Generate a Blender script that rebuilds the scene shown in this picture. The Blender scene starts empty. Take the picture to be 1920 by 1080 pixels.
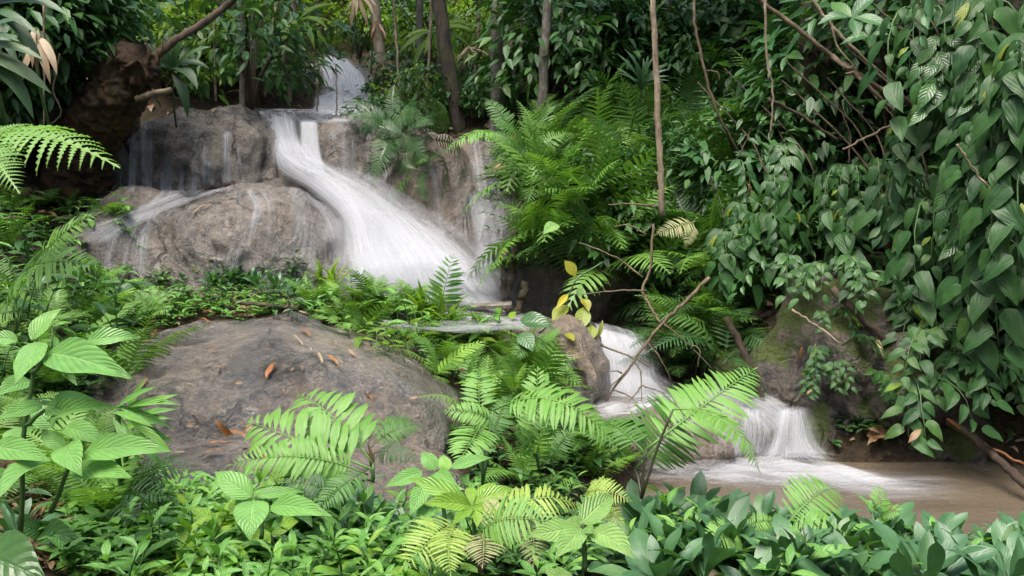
import bpy, bmesh, math, random
import numpy as np
from mathutils import Vector, Matrix
from mathutils.bvhtree import BVHTree

# ------------------------------------------------------------------ camera, sky, sun, exposure
SC = bpy.context.scene
COL = SC.collection
F = 1663.0                      # focal length in photo pixels
PITCH = math.radians(4.8)
CAM = Vector((0.0, 0.0, 1.4))
cam_d = bpy.data.cameras.new('camera')
cam_d.sensor_width = 36.0
cam_d.lens = 36.0 * F / 1920.0
cam_d.clip_start = 0.05
cam_d.clip_end = 400.0
cam = bpy.data.objects.new('camera', cam_d)
cam.location = CAM
cam.rotation_euler = (math.pi / 2 - PITCH, 0, 0)
COL.objects.link(cam)
SC.camera = cam

SUN_EL, SUN_AZ = math.radians(66), math.radians(205)
world = bpy.data.worlds.new('World')
SC.world = world
world.use_nodes = True
wn = world.node_tree
wn.nodes.clear()
sky = wn.nodes.new('ShaderNodeTexSky')
sky.sky_type = 'NISHITA'
sky.sun_disc = False
sky.sun_elevation = SUN_EL
sky.sun_rotation = SUN_AZ
sky.air_density = 1.0
sky.dust_density = 4.0
sky.ozone_density = 0.6
bgn = wn.nodes.new('ShaderNodeBackground')
bgn.inputs['Strength'].default_value = 0.13
wo = wn.nodes.new('ShaderNodeOutputWorld')
wn.links.new(sky.outputs[0], bgn.inputs[0])
wn.links.new(bgn.outputs[0], wo.inputs[0])

sun_d = bpy.data.lights.new('sun', 'SUN')
sun_d.energy = 2.0
sun_d.angle = math.radians(38)
sun_d.color = (1.0, 0.955, 0.88)
sun = bpy.data.objects.new('sun', sun_d)
sdir = Vector((math.sin(SUN_AZ) * math.cos(SUN_EL), math.cos(SUN_AZ) * math.cos(SUN_EL), math.sin(SUN_EL)))
sun.rotation_euler = sdir.to_track_quat('Z', 'Y').to_euler()
sun.location = (0, 0, 20)
COL.objects.link(sun)

SC.view_settings.view_transform = 'Standard'
SC.view_settings.look = 'None'
SC.view_settings.exposure = 1.6
SC.view_settings.gamma = 1.0
SC.view_settings.use_curve_mapping = False
SC.render.engine = 'CYCLES'
SC.cycles.max_bounces = 6
SC.cycles.diffuse_bounces = 3
SC.cycles.glossy_bounces = 2
SC.cycles.transmission_bounces = 3
SC.cycles.transparent_max_bounces = 16
SC.cycles.use_adaptive_sampling = True
SC.cycles.adaptive_threshold = 0.02
SC.cycles.use_denoising = True
SC.cycles.caustics_reflective = False
SC.cycles.caustics_refractive = False

# ------------------------------------------------------------------ helpers
RND = random.Random(7)
CP, SP = math.cos(PITCH), math.sin(PITCH)


def ray(px, py):
    u, v = (px - 960) / F, (540 - py) / F
    return Vector((u, CP + v * SP, -SP + v * CP))


def at(px, py, Y):
    d = ray(px, py)
    return CAM + d * (Y / d.y)


def V(*a):
    return Vector(a)


class NB:
    """small node builder"""
    def __init__(s, nt):
        s.nt = nt

    def n(s, typ, ins=None, **props):
        nd = s.nt.nodes.new('ShaderNode' + typ)
        for k, v in props.items():
            setattr(nd, k, v)
        for k, v in (ins or {}).items():
            s.put(nd.inputs[k], v)
        return nd

    def put(s, sock, v):
        if isinstance(v, bpy.types.NodeSocket):
            s.nt.links.new(v, sock)
        else:
            if isinstance(v, (tuple, list)) and len(v) == 3 and sock.type == 'RGBA':
                v = (*v, 1)
            sock.default_value = v

    def m(s, op, a, b=0.0, clamp=False):
        nd = s.n('Math', {0: a, 1: b}, operation=op)
        nd.use_clamp = clamp
        return nd.outputs[0]

    def mix(s, f, a, b, blend='MIX'):
        nd = s.n('Mix', data_type='RGBA', blend_type=blend)
        s.put(nd.inputs[0], f)
        s.put(nd.inputs[6], a)
        s.put(nd.inputs[7], b)
        return nd.outputs[2]

    def sstep(s, x, lo, hi):
        nd = s.n('MapRange', {0: x, 1: lo, 2: hi, 3: 0.0, 4: 1.0}, interpolation_type='SMOOTHSTEP')
        return nd.outputs[0]

    def noise(s, vec, scale, detail=4.0, rough=0.55, dist=0.0):
        nd = s.n('TexNoise', {'Scale': scale, 'Detail': detail, 'Roughness': rough, 'Distortion': dist})
        if vec is not None:
            s.put(nd.inputs['Vector'], vec)
        return nd.outputs[0]

    def scale(s, vec, k):
        return s.n('VectorMath', {0: vec, 1: k}, operation='MULTIPLY').outputs[0]

    def ramp(s, f, stops):
        nd = s.n('ValToRGB', {0: f})
        el = nd.color_ramp.elements
        while len(el) < len(stops):
            el.new(0.5)
        for e, (p, c) in zip(el, stops):
            e.position = p
            e.color = (*c, 1)
        return nd.outputs[0]

    def bump(s, h, strength, dist, nrm=None):
        nd = s.n('Bump', {'Strength': strength, 'Distance': dist, 'Height': h})
        if nrm is not None:
            s.put(nd.inputs['Normal'], nrm)
        return nd.outputs[0]

    def out(s, sh):
        o = s.nt.nodes.new('ShaderNodeOutputMaterial')
        s.nt.links.new(sh, o.inputs['Surface'])


def new_mat(name):
    m = bpy.data.materials.new(name)
    m.use_nodes = True
    m.node_tree.nodes.clear()
    return m, NB(m.node_tree)


# ------------------------------------------------------------------ materials
def leaf_mat(name, base, var, vein, N=9, k=3.0, rough=0.4, trans=0.3, bump=0.5, vstr=0.5, spots=0.0, tint=(1.25, 1.35, 0.55), spec=0.5, young=0.45):
    m, b = new_mat(name)
    oi = b.n('ObjectInfo').outputs['Random']
    isl = b.n('NewGeometry').outputs['Random Per Island']
    r = b.m('FRACT', b.m('ADD', oi, isl))
    r2 = b.m('FRACT', b.m('MULTIPLY', r, 7.31))
    uv = b.n('UVMap').outputs[0]
    sx = b.n('SeparateXYZ', {0: uv})
    u, v = sx.outputs[0], sx.outputs[1]
    s = b.m('MULTIPLY', b.m('ABSOLUTE', b.m('SUBTRACT', u, 0.5)), 2.0)
    ph = b.m('FRACT', b.m('SUBTRACT', b.m('MULTIPLY', v, float(N)), b.m('MULTIPLY', s, float(k))))
    d = b.m('MINIMUM', ph, b.m('SUBTRACT', 1.0, ph))
    side = b.m('SUBTRACT', 1.0, b.sstep(d, 0.02, 0.2))
    mid = b.m('SUBTRACT', 1.0, b.sstep(s, 0.02, 0.11))
    vm = b.m('MAXIMUM', b.m('MULTIPLY', side, 0.65), mid)
    pos = b.n('TexCoord').outputs['Object']
    blot = b.noise(b.n('VectorMath', {0: uv, 1: b.n('CombineXYZ', {0: b.m('MULTIPLY', r, 37.0), 1: r2, 2: 0.0}).outputs[0]}, operation='ADD').outputs[0], 4.0, 4.0)
    col = b.mix(r, base, var)
    col = b.mix(b.m('MULTIPLY', b.sstep(blot, 0.35, 0.75), 0.35), col, tuple(c * 1.5 for c in var))
    # a few leaves are younger / paler
    young_m = b.sstep(r2, 0.88, 0.93)
    col = b.mix(b.m('MULTIPLY', young_m, young), col, (min(1, base[0] * 2.4 + .03), min(1, base[1] * 1.8 + .03), base[2] * 1.1))
    col = b.mix(b.m('MULTIPLY', vm, vstr), col, vein)
    if spots > 0:
        sp = b.noise(b.scale(uv, (1.0, 2.0, 1.0)), 6.0, 5.0, 0.65)
        col = b.mix(b.m('MULTIPLY', b.sstep(sp, 0.66, 0.72), spots), col, (0.16, 0.09, 0.03))
    hgt = b.m('SUBTRACT', b.m('MULTIPLY', b.m('SQRT', b.m('MULTIPLY', d, 2.0)), 0.8), b.m('MULTIPLY', mid, 0.8))
    nrm = b.bump(hgt, bump, 0.006)
    wet = b.noise(b.scale(uv, (3.0, 5.0, 1.0)), 3.0, 3.0)
    ro = b.m('ADD', rough - 0.1, b.m('MULTIPLY', wet, 0.22))
    p = b.n('BsdfPrincipled', {'Base Color': col, 'Roughness': ro, 'Specular IOR Level': spec, 'Normal': nrm})
    tc = b.mix(1.0, col, tint, 'MULTIPLY')
    t = b.n('BsdfTranslucent', {0: tc, 1: nrm})
    mx = b.n('MixShader', {0: trans, 1: p.outputs[0], 2: t.outputs[0]})
    b.out(mx.outputs[0])
    return m


def rock_mat(name, c0=(0.028, 0.022, 0.016), c1=(0.108, 0.091, 0.074), c2=(0.25, 0.22, 0.185), brown=0.5, moss=0.0, wet=0.75, crust=0.8):
    m, b = new_mat(name)
    g = b.n('NewGeometry')
    pos = g.outputs['Position']
    nz = b.n('SeparateXYZ', {0: g.outputs['Normal']}).outputs[2]
    big = b.noise(pos, 1.7, 5.0, 0.6)
    med = b.noise(pos, 9.0, 8.0, 0.65)
    fine = b.noise(pos, 55.0, 6.0, 0.7)
    grit = b.noise(pos, 190.0, 3.0, 0.6)
    streak = b.noise(b.n('VectorMath', {0: b.scale(pos, (13.0, 13.0, 1.6)), 1: b.scale(pos, (0, 0, 0))}, operation='ADD').outputs[0], 1.6, 6.0, 0.6, 0.6)
    v = b.m('ADD', b.m('MULTIPLY', med, 0.32), b.m('ADD', b.m('MULTIPLY', fine, 0.40), b.m('MULTIPLY', b.mix(b.m('MULTIPLY', nz, nz), streak, big), 0.28)))
    col = b.ramp(v, [(0.435, c0), (0.505, c1), (0.585, c2)])
    bm = b.m('MULTIPLY', b.sstep(b.m('ADD', b.m('MULTIPLY', big, 0.6), b.m('MULTIPLY', streak, 0.4)), 0.47, 0.62), brown)
    col = b.mix(bm, col, b.mix(med, (0.07, 0.045, 0.025), (0.23, 0.15, 0.085)))
    col = b.mix(b.sstep(grit, 0.62, 0.8), col, tuple(min(1, c * 1.5) for c in c2))
    pits = b.m('MULTIPLY', b.m('SUBTRACT', 1.0, b.sstep(b.noise(pos, 26.0, 4.0, 0.7), 0.34, 0.46)), crust)
    pitm = b.sstep(b.noise(pos, 3.1, 3.0), 0.5, 0.6)
    pits = b.m('MULTIPLY', pits, pitm)
    col = b.mix(pits, col, (0.045, 0.034, 0.022))
    dv = b.n('VectorMath', {0: pos, 1: b.scale(b.n('TexNoise', {'Vector': pos, 'Scale': 4.0, 'Detail': 4.0}).outputs['Color'], (0.35, 0.35, 0.35))}, operation='ADD').outputs[0]
    vo = b.n('TexVoronoi', {'Vector': dv, 'Scale': 1.9}, feature='DISTANCE_TO_EDGE')
    crack = b.m('MULTIPLY', b.m('SUBTRACT', 1.0, b.sstep(vo.outputs['Distance'], 0.004, 0.035)), b.sstep(b.noise(pos, 1.3, 3.0), 0.46, 0.58))
    steep = b.m('SUBTRACT', 1.0, b.m('MULTIPLY', nz, nz))
    stain = b.m('MULTIPLY', b.m('MULTIPLY', b.sstep(streak, 0.52, 0.62), steep), 0.6)
    col = b.mix(stain, col, tuple(c * 0.45 for c in c1))
    col = b.mix(b.m('MULTIPLY', crack, 0.75), col, (0.02, 0.015, 0.01))
    if moss > 0:
        mm = b.noise(pos, 3.2, 6.0, 0.65)
        mk = b.m('MULTIPLY', b.sstep(b.m('ADD', mm, b.m('MULTIPLY', nz, 0.12)), 0.60 - 0.16 * moss, 0.68 - 0.16 * moss), 1.0)
        mcol = b.mix(b.noise(pos, 40.0, 4.0, 0.7), (0.013, 0.021, 0.004), (0.075, 0.105, 0.016))
        col = b.mix(mk, col, mcol)
    hh = b.m('ADD', b.m('MULTIPLY', med, 1.0), b.m('ADD', b.m('MULTIPLY', fine, 0.35), b.m('MULTIPLY', grit, 0.12)))
    hh = b.m('SUBTRACT', hh, b.m('ADD', b.m('MULTIPLY', pits, 0.5), b.m('MULTIPLY', crack, 0.5)))
    nrm = b.bump(hh, 1.0, 0.055)
    rg = b.m('ADD', 0.72 - 0.5 * wet, b.m('MULTIPLY', b.noise(pos, 5.0, 4.0), 0.3))
    if moss > 0:
        rg = b.m('MAXIMUM', rg, b.m('MULTIPLY', mk, 0.9))
    cn = b.bump(b.m('ADD', med, b.m('MULTIPLY', fine, 0.45)), 1.0, 0.045)
    ct = b.m('MULTIPLY', b.sstep(b.noise(pos, 2.3, 4.0), 0.25, 0.5), wet * 1.1)
    if moss > 0:
        ct = b.m('MULTIPLY', ct, b.m('SUBTRACT', 1.0, mk))
    p = b.n('BsdfPrincipled', {'Base Color': col, 'Roughness': rg, 'Normal': nrm, 'Specular IOR Level': 0.5, 'Coat Weight': ct, 'Coat IOR': 1.9, 'Coat Roughness': 0.10, 'Coat Normal': cn})
    b.out(p.outputs[0])
    return m


def soil_mat():
    m, b = new_mat('forest_soil')
    pos = b.n('NewGeometry').outputs['Position']
    a = b.noise(pos, 4.0, 8.0, 0.7)
    c = b.noise(pos, 30.0, 6.0, 0.7)
    vor = b.n('TexVoronoi', {'Vector': b.scale(pos, (14.0, 14.0, 6.0)), 'Scale': 1.0, 'Randomness': 1.0})
    col = b.ramp(c, [(0.3, (0.012, 0.009, 0.006)), (0.5, (0.045, 0.031, 0.02)), (0.72, (0.11, 0.075, 0.045))])
    col = b.mix(b.m('MULTIPLY', b.sstep(a, 0.5, 0.62), 0.5), col, b.mix(c, (0.01, 0.014, 0.004), (0.045, 0.055, 0.014)))
    col = b.mix(0.35, col, b.mix(b.n('SeparateColor', {0: vor.outputs['Color']}).outputs[0], (0.012, 0.009, 0.006), (0.085, 0.06, 0.038)))
    nrm = b.bump(b.m('ADD', c, b.m('MULTIPLY', vor.outputs['Distance'], 0.7)), 1.0, 0.05)
    p = b.n('BsdfPrincipled', {'Base Color': col, 'Roughness': 0.9, 'Normal': nrm, 'Specular IOR Level': 0.2})
    b.out(p.outputs[0])
    return m


def bark_mat(name, c0, c1, moss=0.0, rough=0.85, sc=1.0):
    m, b = new_mat(name)
    co = b.n('TexCoord').outputs['Object']
    uv = b.n('UVMap').outputs[0]
    st = b.noise(b.scale(uv, (9.0, 1.5, 1.0)), 2.0 * sc, 7.0, 0.7, 0.3)
    f = b.noise(co, 22.0 * sc, 6.0, 0.7)
    lich = b.sstep(b.noise(b.scale(co, (7.0, 7.0, 2.5)), 1.0, 5.0, 0.65), 0.52, 0.6)
    v = b.m('ADD', b.m('MULTIPLY', st, 0.6), b.m('MULTIPLY', f, 0.4))
    col = b.ramp(v, [(0.40, c0), (0.60, c1)])
    col = b.mix(b.m('MULTIPLY', lich, 0.5), col, tuple(min(1, x * 1.6) for x in c1))
    if moss > 0:
        mk = b.m('MULTIPLY', b.sstep(b.noise(co, 4.0, 5.0), 0.5, 0.6), moss)
        col = b.mix(mk, col, (0.05, 0.075, 0.02))
    nrm = b.bump(v, 0.9, 0.015)
    p = b.n('BsdfPrincipled', {'Base Color': col, 'Roughness': rough, 'Normal': nrm, 'Specular IOR Level': 0.3})
    b.out(p.outputs[0])
    return m


def stem_mat(name, c, rough=0.5):
    m, b = new_mat(name)
    oi = b.n('ObjectInfo').outputs['Random']
    f = b.noise(b.n('TexCoord').outputs['Object'], 30.0, 3.0)
    col = b.mix(b.m('MULTIPLY', b.m('ADD', oi, f), 0.5), tuple(x * 0.6 for x in c), tuple(min(1, x * 1.4) for x in c))
    p = b.n('BsdfPrincipled', {'Base Color': col, 'Roughness': rough})
    b.out(p.outputs[0])
    return m


def dead_mat(name, c0, c1, rough=0.5, trans=0.15):
    m, b = new_mat(name)
    oi = b.n('ObjectInfo').outputs['Random']
    isl = b.n('NewGeometry').outputs['Random Per Island']
    r = b.m('FRACT', b.m('ADD', oi, isl))
    uv = b.n('UVMap').outputs[0]
    fib = b.noise(b.scale(uv, (14.0, 1.5, 1.0)), 2.0, 5.0)
    bl = b.noise(uv, 5.0, 4.0)
    col = b.mix(r, c0, c1)
    col = b.mix(b.m('MULTIPLY', b.sstep(fib, 0.4, 0.65), 0.5), col, tuple(x * 0.55 for x in c0))
    col = b.mix(b.m('MULTIPLY', b.sstep(bl, 0.6, 0.7), 0.6), col, (0.05, 0.03, 0.015))
    nrm = b.bump(fib, 0.4, 0.004)
    p = b.n('BsdfPrincipled', {'Base Color': col, 'Roughness': rough, 'Normal': nrm})
    t = b.n('BsdfTranslucent', {0: col})
    b.out(b.n('MixShader', {0: trans, 1: p.outputs[0], 2: t.outputs[0]}).outputs[0])
    return m


def water_mat(name, dens=1.0, fu=26.0, fv=1.0, lo=0.28, hi=0.72, edge=0.3, f0=0.05, f1=0.1, floor=0.0, white=0.62):
    """silky long-exposure water: fine fibres along v, thinning to nothing at the edges"""
    m, b = new_mat(name)
    uv = b.n('UVMap').outputs[0]
    sx = b.n('SeparateXYZ', {0: uv})
    u, v = sx.outputs[0], sx.outputs[1]
    wob = b.m('MULTIPLY', b.m('SUBTRACT', b.noise(b.scale(uv, (3.0, 2.0, 1.0)), 1.5, 2.0), 0.5), 0.10)
    uu = b.m('ADD', u, wob)
    cv = b.n('CombineXYZ', {0: b.m('MULTIPLY', uu, fu), 1: b.m('MULTIPLY', v, fv), 2: 0.0}).outputs[0]
    n1 = b.noise(cv, 1.0, 3.0, 0.55)
    n2 = b.noise(b.scale(cv, (4.0, 1.4, 1.0)), 1.0, 4.0, 0.6)
    n3 = b.noise(b.scale(cv, (0.16, 1.1, 1.0)), 1.0, 3.0, 0.55)
    st = b.m('ADD', b.m('MULTIPLY', n1, 0.34), b.m('ADD', b.m('MULTIPLY', n2, 0.26), b.m('MULTIPLY', n3, 0.40)))
    a = b.sstep(st, lo, hi)
    if floor:
        a = b.m('ADD', floor, b.m('MULTIPLY', a, 1.0 - floor))
    en = b.m('MULTIPLY', b.m('SUBTRACT', b.m('ADD', b.m('MULTIPLY', n1, 0.5), b.m('MULTIPLY', n3, 0.5)), 0.5), edge * 1.3)
    ue = b.m('ADD', b.m('MINIMUM', u, b.m('SUBTRACT', 1.0, u)), en)
    a = b.m('MULTIPLY', a, b.sstep(ue, 0.0, edge))
    hard = b.m('MINIMUM', b.m('MULTIPLY', b.m('MINIMUM', u, b.m('SUBTRACT', 1.0, u)), 12.0), 1.0)
    a = b.m('MULTIPLY', a, hard)
    vn = b.m('SUBTRACT', n1, 0.5)
    if f0 > 0:
        a = b.m('MULTIPLY', a, b.sstep(b.m('ADD', v, b.m('MULTIPLY', vn, f0 * 0.8)), 0.0, f0))
        a = b.m('MULTIPLY', a, b.m('MINIMUM', b.m('MULTIPLY', v, 3.0 / f0), 1.0))
    if f1 > 0:
        a = b.m('MULTIPLY', a, b.sstep(b.m('ADD', b.m('SUBTRACT', 1.0, v), b.m('MULTIPLY', vn, f1 * 0.8)), 0.0, f1))
        a = b.m('MULTIPLY', a, b.m('MINIMUM', b.m('MULTIPLY', b.m('SUBTRACT', 1.0, v), 3.0 / f1), 1.0))
    a = b.m('MULTIPLY', a, dens)
    c = b.mix(st, (white * 0.88, white * 0.92, white), (white * 1.03, white * 1.05, white * 1.09))
    df = b.n('BsdfDiffuse', {0: c})
    tl = b.n('BsdfTranslucent', {0: c})
    sh = b.n('MixShader', {0: 0.4, 1: df.outputs[0], 2: tl.outputs[0]})
    tr = b.n('BsdfTransparent')
    b.out(b.n('MixShader', {0: a, 1: tr.outputs[0], 2: sh.outputs[0]}).outputs[0])
    return m


def pool_mat(name, c, rip=(3.0, 9.0, 1.0)):
    m, b = new_mat(name)
    pos = b.n('NewGeometry').outputs['Position']
    n = b.noise(b.scale(pos, rip), 1.0, 4.0, 0.5, 0.5)
    n2 = b.noise(b.scale(pos, (rip[0] * 0.3, rip[1] * 0.5, 1.0)), 1.0, 3.0)
    col = b.mix(n2, tuple(x * 0.75 for x in c), tuple(x * 1.25 for x in c))
    nrm = b.bump(n, 0.12, 0.05)
    p = b.n('BsdfPrincipled', {'Base Color': col, 'Roughness': 0.07, 'Normal': nrm, 'IOR': 1.33})
    b.out(p.outputs[0])
    return m


M = {}
M['herb'] = leaf_mat('herb_leaf', (0.115, 0.27, 0.065), (0.16, 0.34, 0.08), (0.26, 0.45, 0.17), 9, 3.0, 0.42, 0.30, 0.5, 0.45, 0.25)
M['herbpale'] = leaf_mat('pale_leaf', (0.16, 0.30, 0.08), (0.21, 0.36, 0.10), (0.34, 0.50, 0.18), 9, 3.0, 0.45, 0.30, 0.6, 0.5)
M['bright'] = leaf_mat('bright_leaf', (0.13, 0.28, 0.03), (0.21, 0.36, 0.05), (0.30, 0.46, 0.12), 8, 2.6, 0.42, 0.35, 0.5, 0.4)
M['small'] = leaf_mat('small_leaf', (0.08, 0.22, 0.045), (0.15, 0.33, 0.065), (0.20, 0.38, 0.11), 6, 2.0, 0.38, 0.32, 0.4, 0.3)
M['dark'] = leaf_mat('dark_rosette_leaf', (0.034, 0.105, 0.044), (0.062, 0.155, 0.056), (0.08, 0.16, 0.07), 9, 3.0, 0.46, 0.25, 0.12, 0.38, 0.1, spec=0.7)
M['piper'] = leaf_mat('glossy_vine_leaf', (0.011, 0.044, 0.013), (0.036, 0.098, 0.022), (0.055, 0.13, 0.045), 3.2, -2.6, 0.45, 0.22, 0.22, 0.34, 0.6, spec=0.30)
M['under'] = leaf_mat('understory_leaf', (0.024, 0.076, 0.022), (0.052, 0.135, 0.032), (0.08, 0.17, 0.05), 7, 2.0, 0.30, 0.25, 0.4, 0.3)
M['lit'] = leaf_mat('lit_understory_leaf', (0.08, 0.17, 0.016), (0.19, 0.31, 0.03), (0.20, 0.30, 0.06), 7, 2.0, 0.42, 0.42, 0.4, 0.3)  # brighter, yellower understory leaf with sunlight painted into its colour
M['whorl'] = leaf_mat('whorled_leaf', (0.03, 0.095, 0.036), (0.065, 0.165, 0.055), (0.10, 0.20, 0.08), 8, 2.5, 0.32, 0.25, 0.3, 0.3, 0.1)
M['yellow'] = leaf_mat('yellowing_leaf', (0.26, 0.25, 0.02), (0.16, 0.24, 0.03), (0.35, 0.30, 0.06), 7, 2.0, 0.4, 0.35, 0.4, 0.4, 0.7)
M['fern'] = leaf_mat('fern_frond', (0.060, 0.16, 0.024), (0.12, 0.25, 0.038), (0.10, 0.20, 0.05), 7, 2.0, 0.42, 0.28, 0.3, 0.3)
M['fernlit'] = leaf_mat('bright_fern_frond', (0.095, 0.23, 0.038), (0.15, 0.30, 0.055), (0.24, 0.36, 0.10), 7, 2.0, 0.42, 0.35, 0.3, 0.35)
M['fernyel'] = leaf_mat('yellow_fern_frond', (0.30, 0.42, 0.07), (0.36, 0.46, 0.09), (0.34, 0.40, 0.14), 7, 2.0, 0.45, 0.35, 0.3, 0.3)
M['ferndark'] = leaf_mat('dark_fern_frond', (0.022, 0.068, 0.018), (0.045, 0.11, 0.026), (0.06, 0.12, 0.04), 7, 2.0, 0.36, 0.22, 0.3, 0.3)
M['ferndead'] = leaf_mat('dying_fern_frond', (0.28, 0.24, 0.13), (0.26, 0.30, 0.13), (0.30, 0.22, 0.13), 7, 2.0, 0.6, 0.3, 0.3, 0.3, 0.4)
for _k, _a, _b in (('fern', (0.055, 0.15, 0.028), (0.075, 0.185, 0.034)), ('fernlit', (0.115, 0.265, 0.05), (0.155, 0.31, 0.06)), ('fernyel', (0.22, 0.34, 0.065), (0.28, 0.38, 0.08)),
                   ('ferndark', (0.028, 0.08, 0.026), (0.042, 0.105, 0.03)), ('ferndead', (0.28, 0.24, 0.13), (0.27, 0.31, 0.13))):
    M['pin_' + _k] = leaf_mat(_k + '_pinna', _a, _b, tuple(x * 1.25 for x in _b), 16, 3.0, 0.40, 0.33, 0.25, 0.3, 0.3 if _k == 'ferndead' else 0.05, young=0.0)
M['palm'] = leaf_mat('palm_leaf', (0.018, 0.058, 0.020), (0.036, 0.09, 0.030), (0.06, 0.11, 0.05), 3, 1.0, 0.45, 0.22, 0.2, 0.3)
M['stem'] = stem_mat('green_stem', (0.05, 0.11, 0.03))
M['stemdark'] = stem_mat('dark_stem', (0.035, 0.035, 0.018))
M['twig'] = bark_mat('twig_bark', (0.05, 0.035, 0.022), (0.20, 0.15, 0.10), 0.2)
M['twigdark'] = bark_mat('dark_twig_bark', (0.018, 0.013, 0.009), (0.075, 0.052, 0.036), 0.2)
M['twigpale'] = bark_mat('pale_twig_bark', (0.12, 0.09, 0.06), (0.34, 0.27, 0.19), 0.1)
M['trunk'] = bark_mat('grey_trunk_bark', (0.05, 0.042, 0.034), (0.20, 0.18, 0.155), 0.35)
M['trunkdark'] = bark_mat('dark_trunk_bark', (0.012, 0.010, 0.008), (0.055, 0.043, 0.033), 0.3)
M['rot'] = bark_mat('rotten_log', (0.004, 0.003, 0.002), (0.055, 0.030, 0.013), 0.1)
M['dead'] = dead_mat('dead_leaf', (0.16, 0.085, 0.035), (0.30, 0.20, 0.11))
M['orange'] = dead_mat('orange_fallen_leaf', (0.24, 0.085, 0.02), (0.34, 0.16, 0.05), 0.35)
M['straw'] = dead_mat('straw_leaf', (0.36, 0.28, 0.17), (0.26, 0.18, 0.10))
M['soil'] = soil_mat()
M['rock'] = rock_mat('wet_travertine')
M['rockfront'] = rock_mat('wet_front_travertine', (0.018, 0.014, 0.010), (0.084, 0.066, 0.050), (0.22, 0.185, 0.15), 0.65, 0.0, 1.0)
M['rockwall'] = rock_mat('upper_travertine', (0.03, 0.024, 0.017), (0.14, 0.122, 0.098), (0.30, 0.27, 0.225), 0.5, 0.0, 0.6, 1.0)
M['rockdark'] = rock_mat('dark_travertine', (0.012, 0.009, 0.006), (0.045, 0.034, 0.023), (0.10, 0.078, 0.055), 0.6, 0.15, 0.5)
M['rockbrown'] = rock_mat('brown_wet_rock', (0.055, 0.038, 0.022), (0.14, 0.10, 0.065), (0.25, 0.19, 0.135), 0.7, 0.0, 0.75)
M['rockmoss'] = rock_mat('mossy_rock', (0.014, 0.011, 0.008), (0.05, 0.038, 0.026), (0.12, 0.095, 0.07), 0.6, 0.62, 0.4)
M['pool'] = pool_mat('brown_stream_water', (0.098, 0.079, 0.056))
M['pooltop'] = pool_mat('upper_stream_water', (0.22, 0.20, 0.18))


# ------------------------------------------------------------------ object makers
def link_obj(name, mesh, parent=None, mat=None, label=None, cat=None, group=None, kind=None):
    o = bpy.data.objects.new(name, mesh)
    COL.objects.link(o)
    if mat is not None and mesh is not None and not mesh.materials:
        mesh.materials.append(mat)
    if parent is not None:
        o.parent = parent
    if label:
        o['label'] = label
    if cat:
        o['category'] = cat
    if group:
        o['group'] = group
    if kind:
        o['kind'] = kind
    return o


def empty(name, loc, label=None, cat=None, group=None, rz=0.0, sc=1.0):
    o = link_obj(name, None, None, None, label, cat, group)
    o.location = loc
    o.rotation_euler = (0, 0, rz)
    o.scale = (sc, sc, sc)
    o.empty_display_size = 0.1
    return o


def mesh_from(name, verts, faces, uvs=None, mat=None, smooth=True):
    me = bpy.data.meshes.new(name)
    me.from_pydata([tuple(v) for v in verts], [], faces)
    if uvs is not None:
        lay = me.uv_layers.new(name='UVMap')
        li = np.empty(len(me.loops), dtype=np.int32)
        me.loops.foreach_get('vertex_index', li)
        lay.data.foreach_set('uv', np.asarray(uvs, dtype=np.float32)[li].ravel())
    if smooth:
        me.polygons.foreach_set('use_smooth', np.ones(len(me.polygons), dtype=bool))
    if mat is not None:
        me.materials.append(mat)
    me.update()
    return me


def smooth_path(pts, n):
    """Catmull-Rom through points (arrays of any dimension)"""
    P = np.asarray(pts, dtype=float)
    if len(P) == 2:
        t = np.linspace(0, 1, n)[:, None]
        return P[0] * (1 - t) + P[1] * t
    Q = np.vstack([2 * P[0] - P[1], P, 2 * P[-1] - P[-2]])
    out = []
    for x in np.linspace(0, len(P) - 1, n):
        i = min(int(x), len(P) - 2)
        t = x - i
        a, b, c, d = Q[i], Q[i + 1], Q[i + 2], Q[i + 3]
        out.append(0.5 * (2 * b + (c - a) * t + (2 * a - 5 * b + 4 * c - d) * t * t + (3 * b - a - 3 * c + d) * t ** 3))
    return np.array(out)


def tube_mesh(name, pts, r0, r1, mat, n=None, sides=6, wob=0.0, seed=0, radii=None):
    n = n or max(3, len(pts) * 3)
    C = smooth_path([tuple(p) for p in pts], n)
    rr = np.random.RandomState(seed)
    if wob:
        C[1:-1] += rr.normal(0, wob, (n - 2, 3))
    R = smooth_path([(r,) for r in radii], n)[:, 0] if radii is not None else np.linspace(r0, r1, n)
    T = np.gradient(C, axis=0)
    T /= np.linalg.norm(T, axis=1)[:, None] + 1e-9
    ref = np.array([0.31, 0.12, 0.9]) if abs(T[0][2]) < 0.8 else np.array([0.95, 0.2, 0.1])
    vs, uv, fs = [], [], []
    L = 0.0
    for i in range(n):
        A = np.cross(T[i], ref)
        A /= np.linalg.norm(A) + 1e-9
        B = np.cross(T[i], A)
        if i:
            L += np.linalg.norm(C[i] - C[i - 1])
        for k in range(sides):
            a = 2 * math.pi * k / sides
            q = R[i] * (1 + (rr.uniform(-.12, .12) if sides > 6 else 0))
            vs.append(C[i] + A * math.cos(a) * q + B * math.sin(a) * q)
            uv.append((abs(k / sides * 2 - 1), L))
    for i in range(n - 1):
        for k in range(sides):
            k2 = (k + 1) % sides
            fs.append((i * sides + k, i * sides + k2, (i + 1) * sides + k2, (i + 1) * sides + k))
    fs.append(tuple(range(sides))[::-1])
    fs.append(tuple(range((n - 1) * sides, n * sides)))
    return mesh_from(name, vs, fs, uv, mat)


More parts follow.
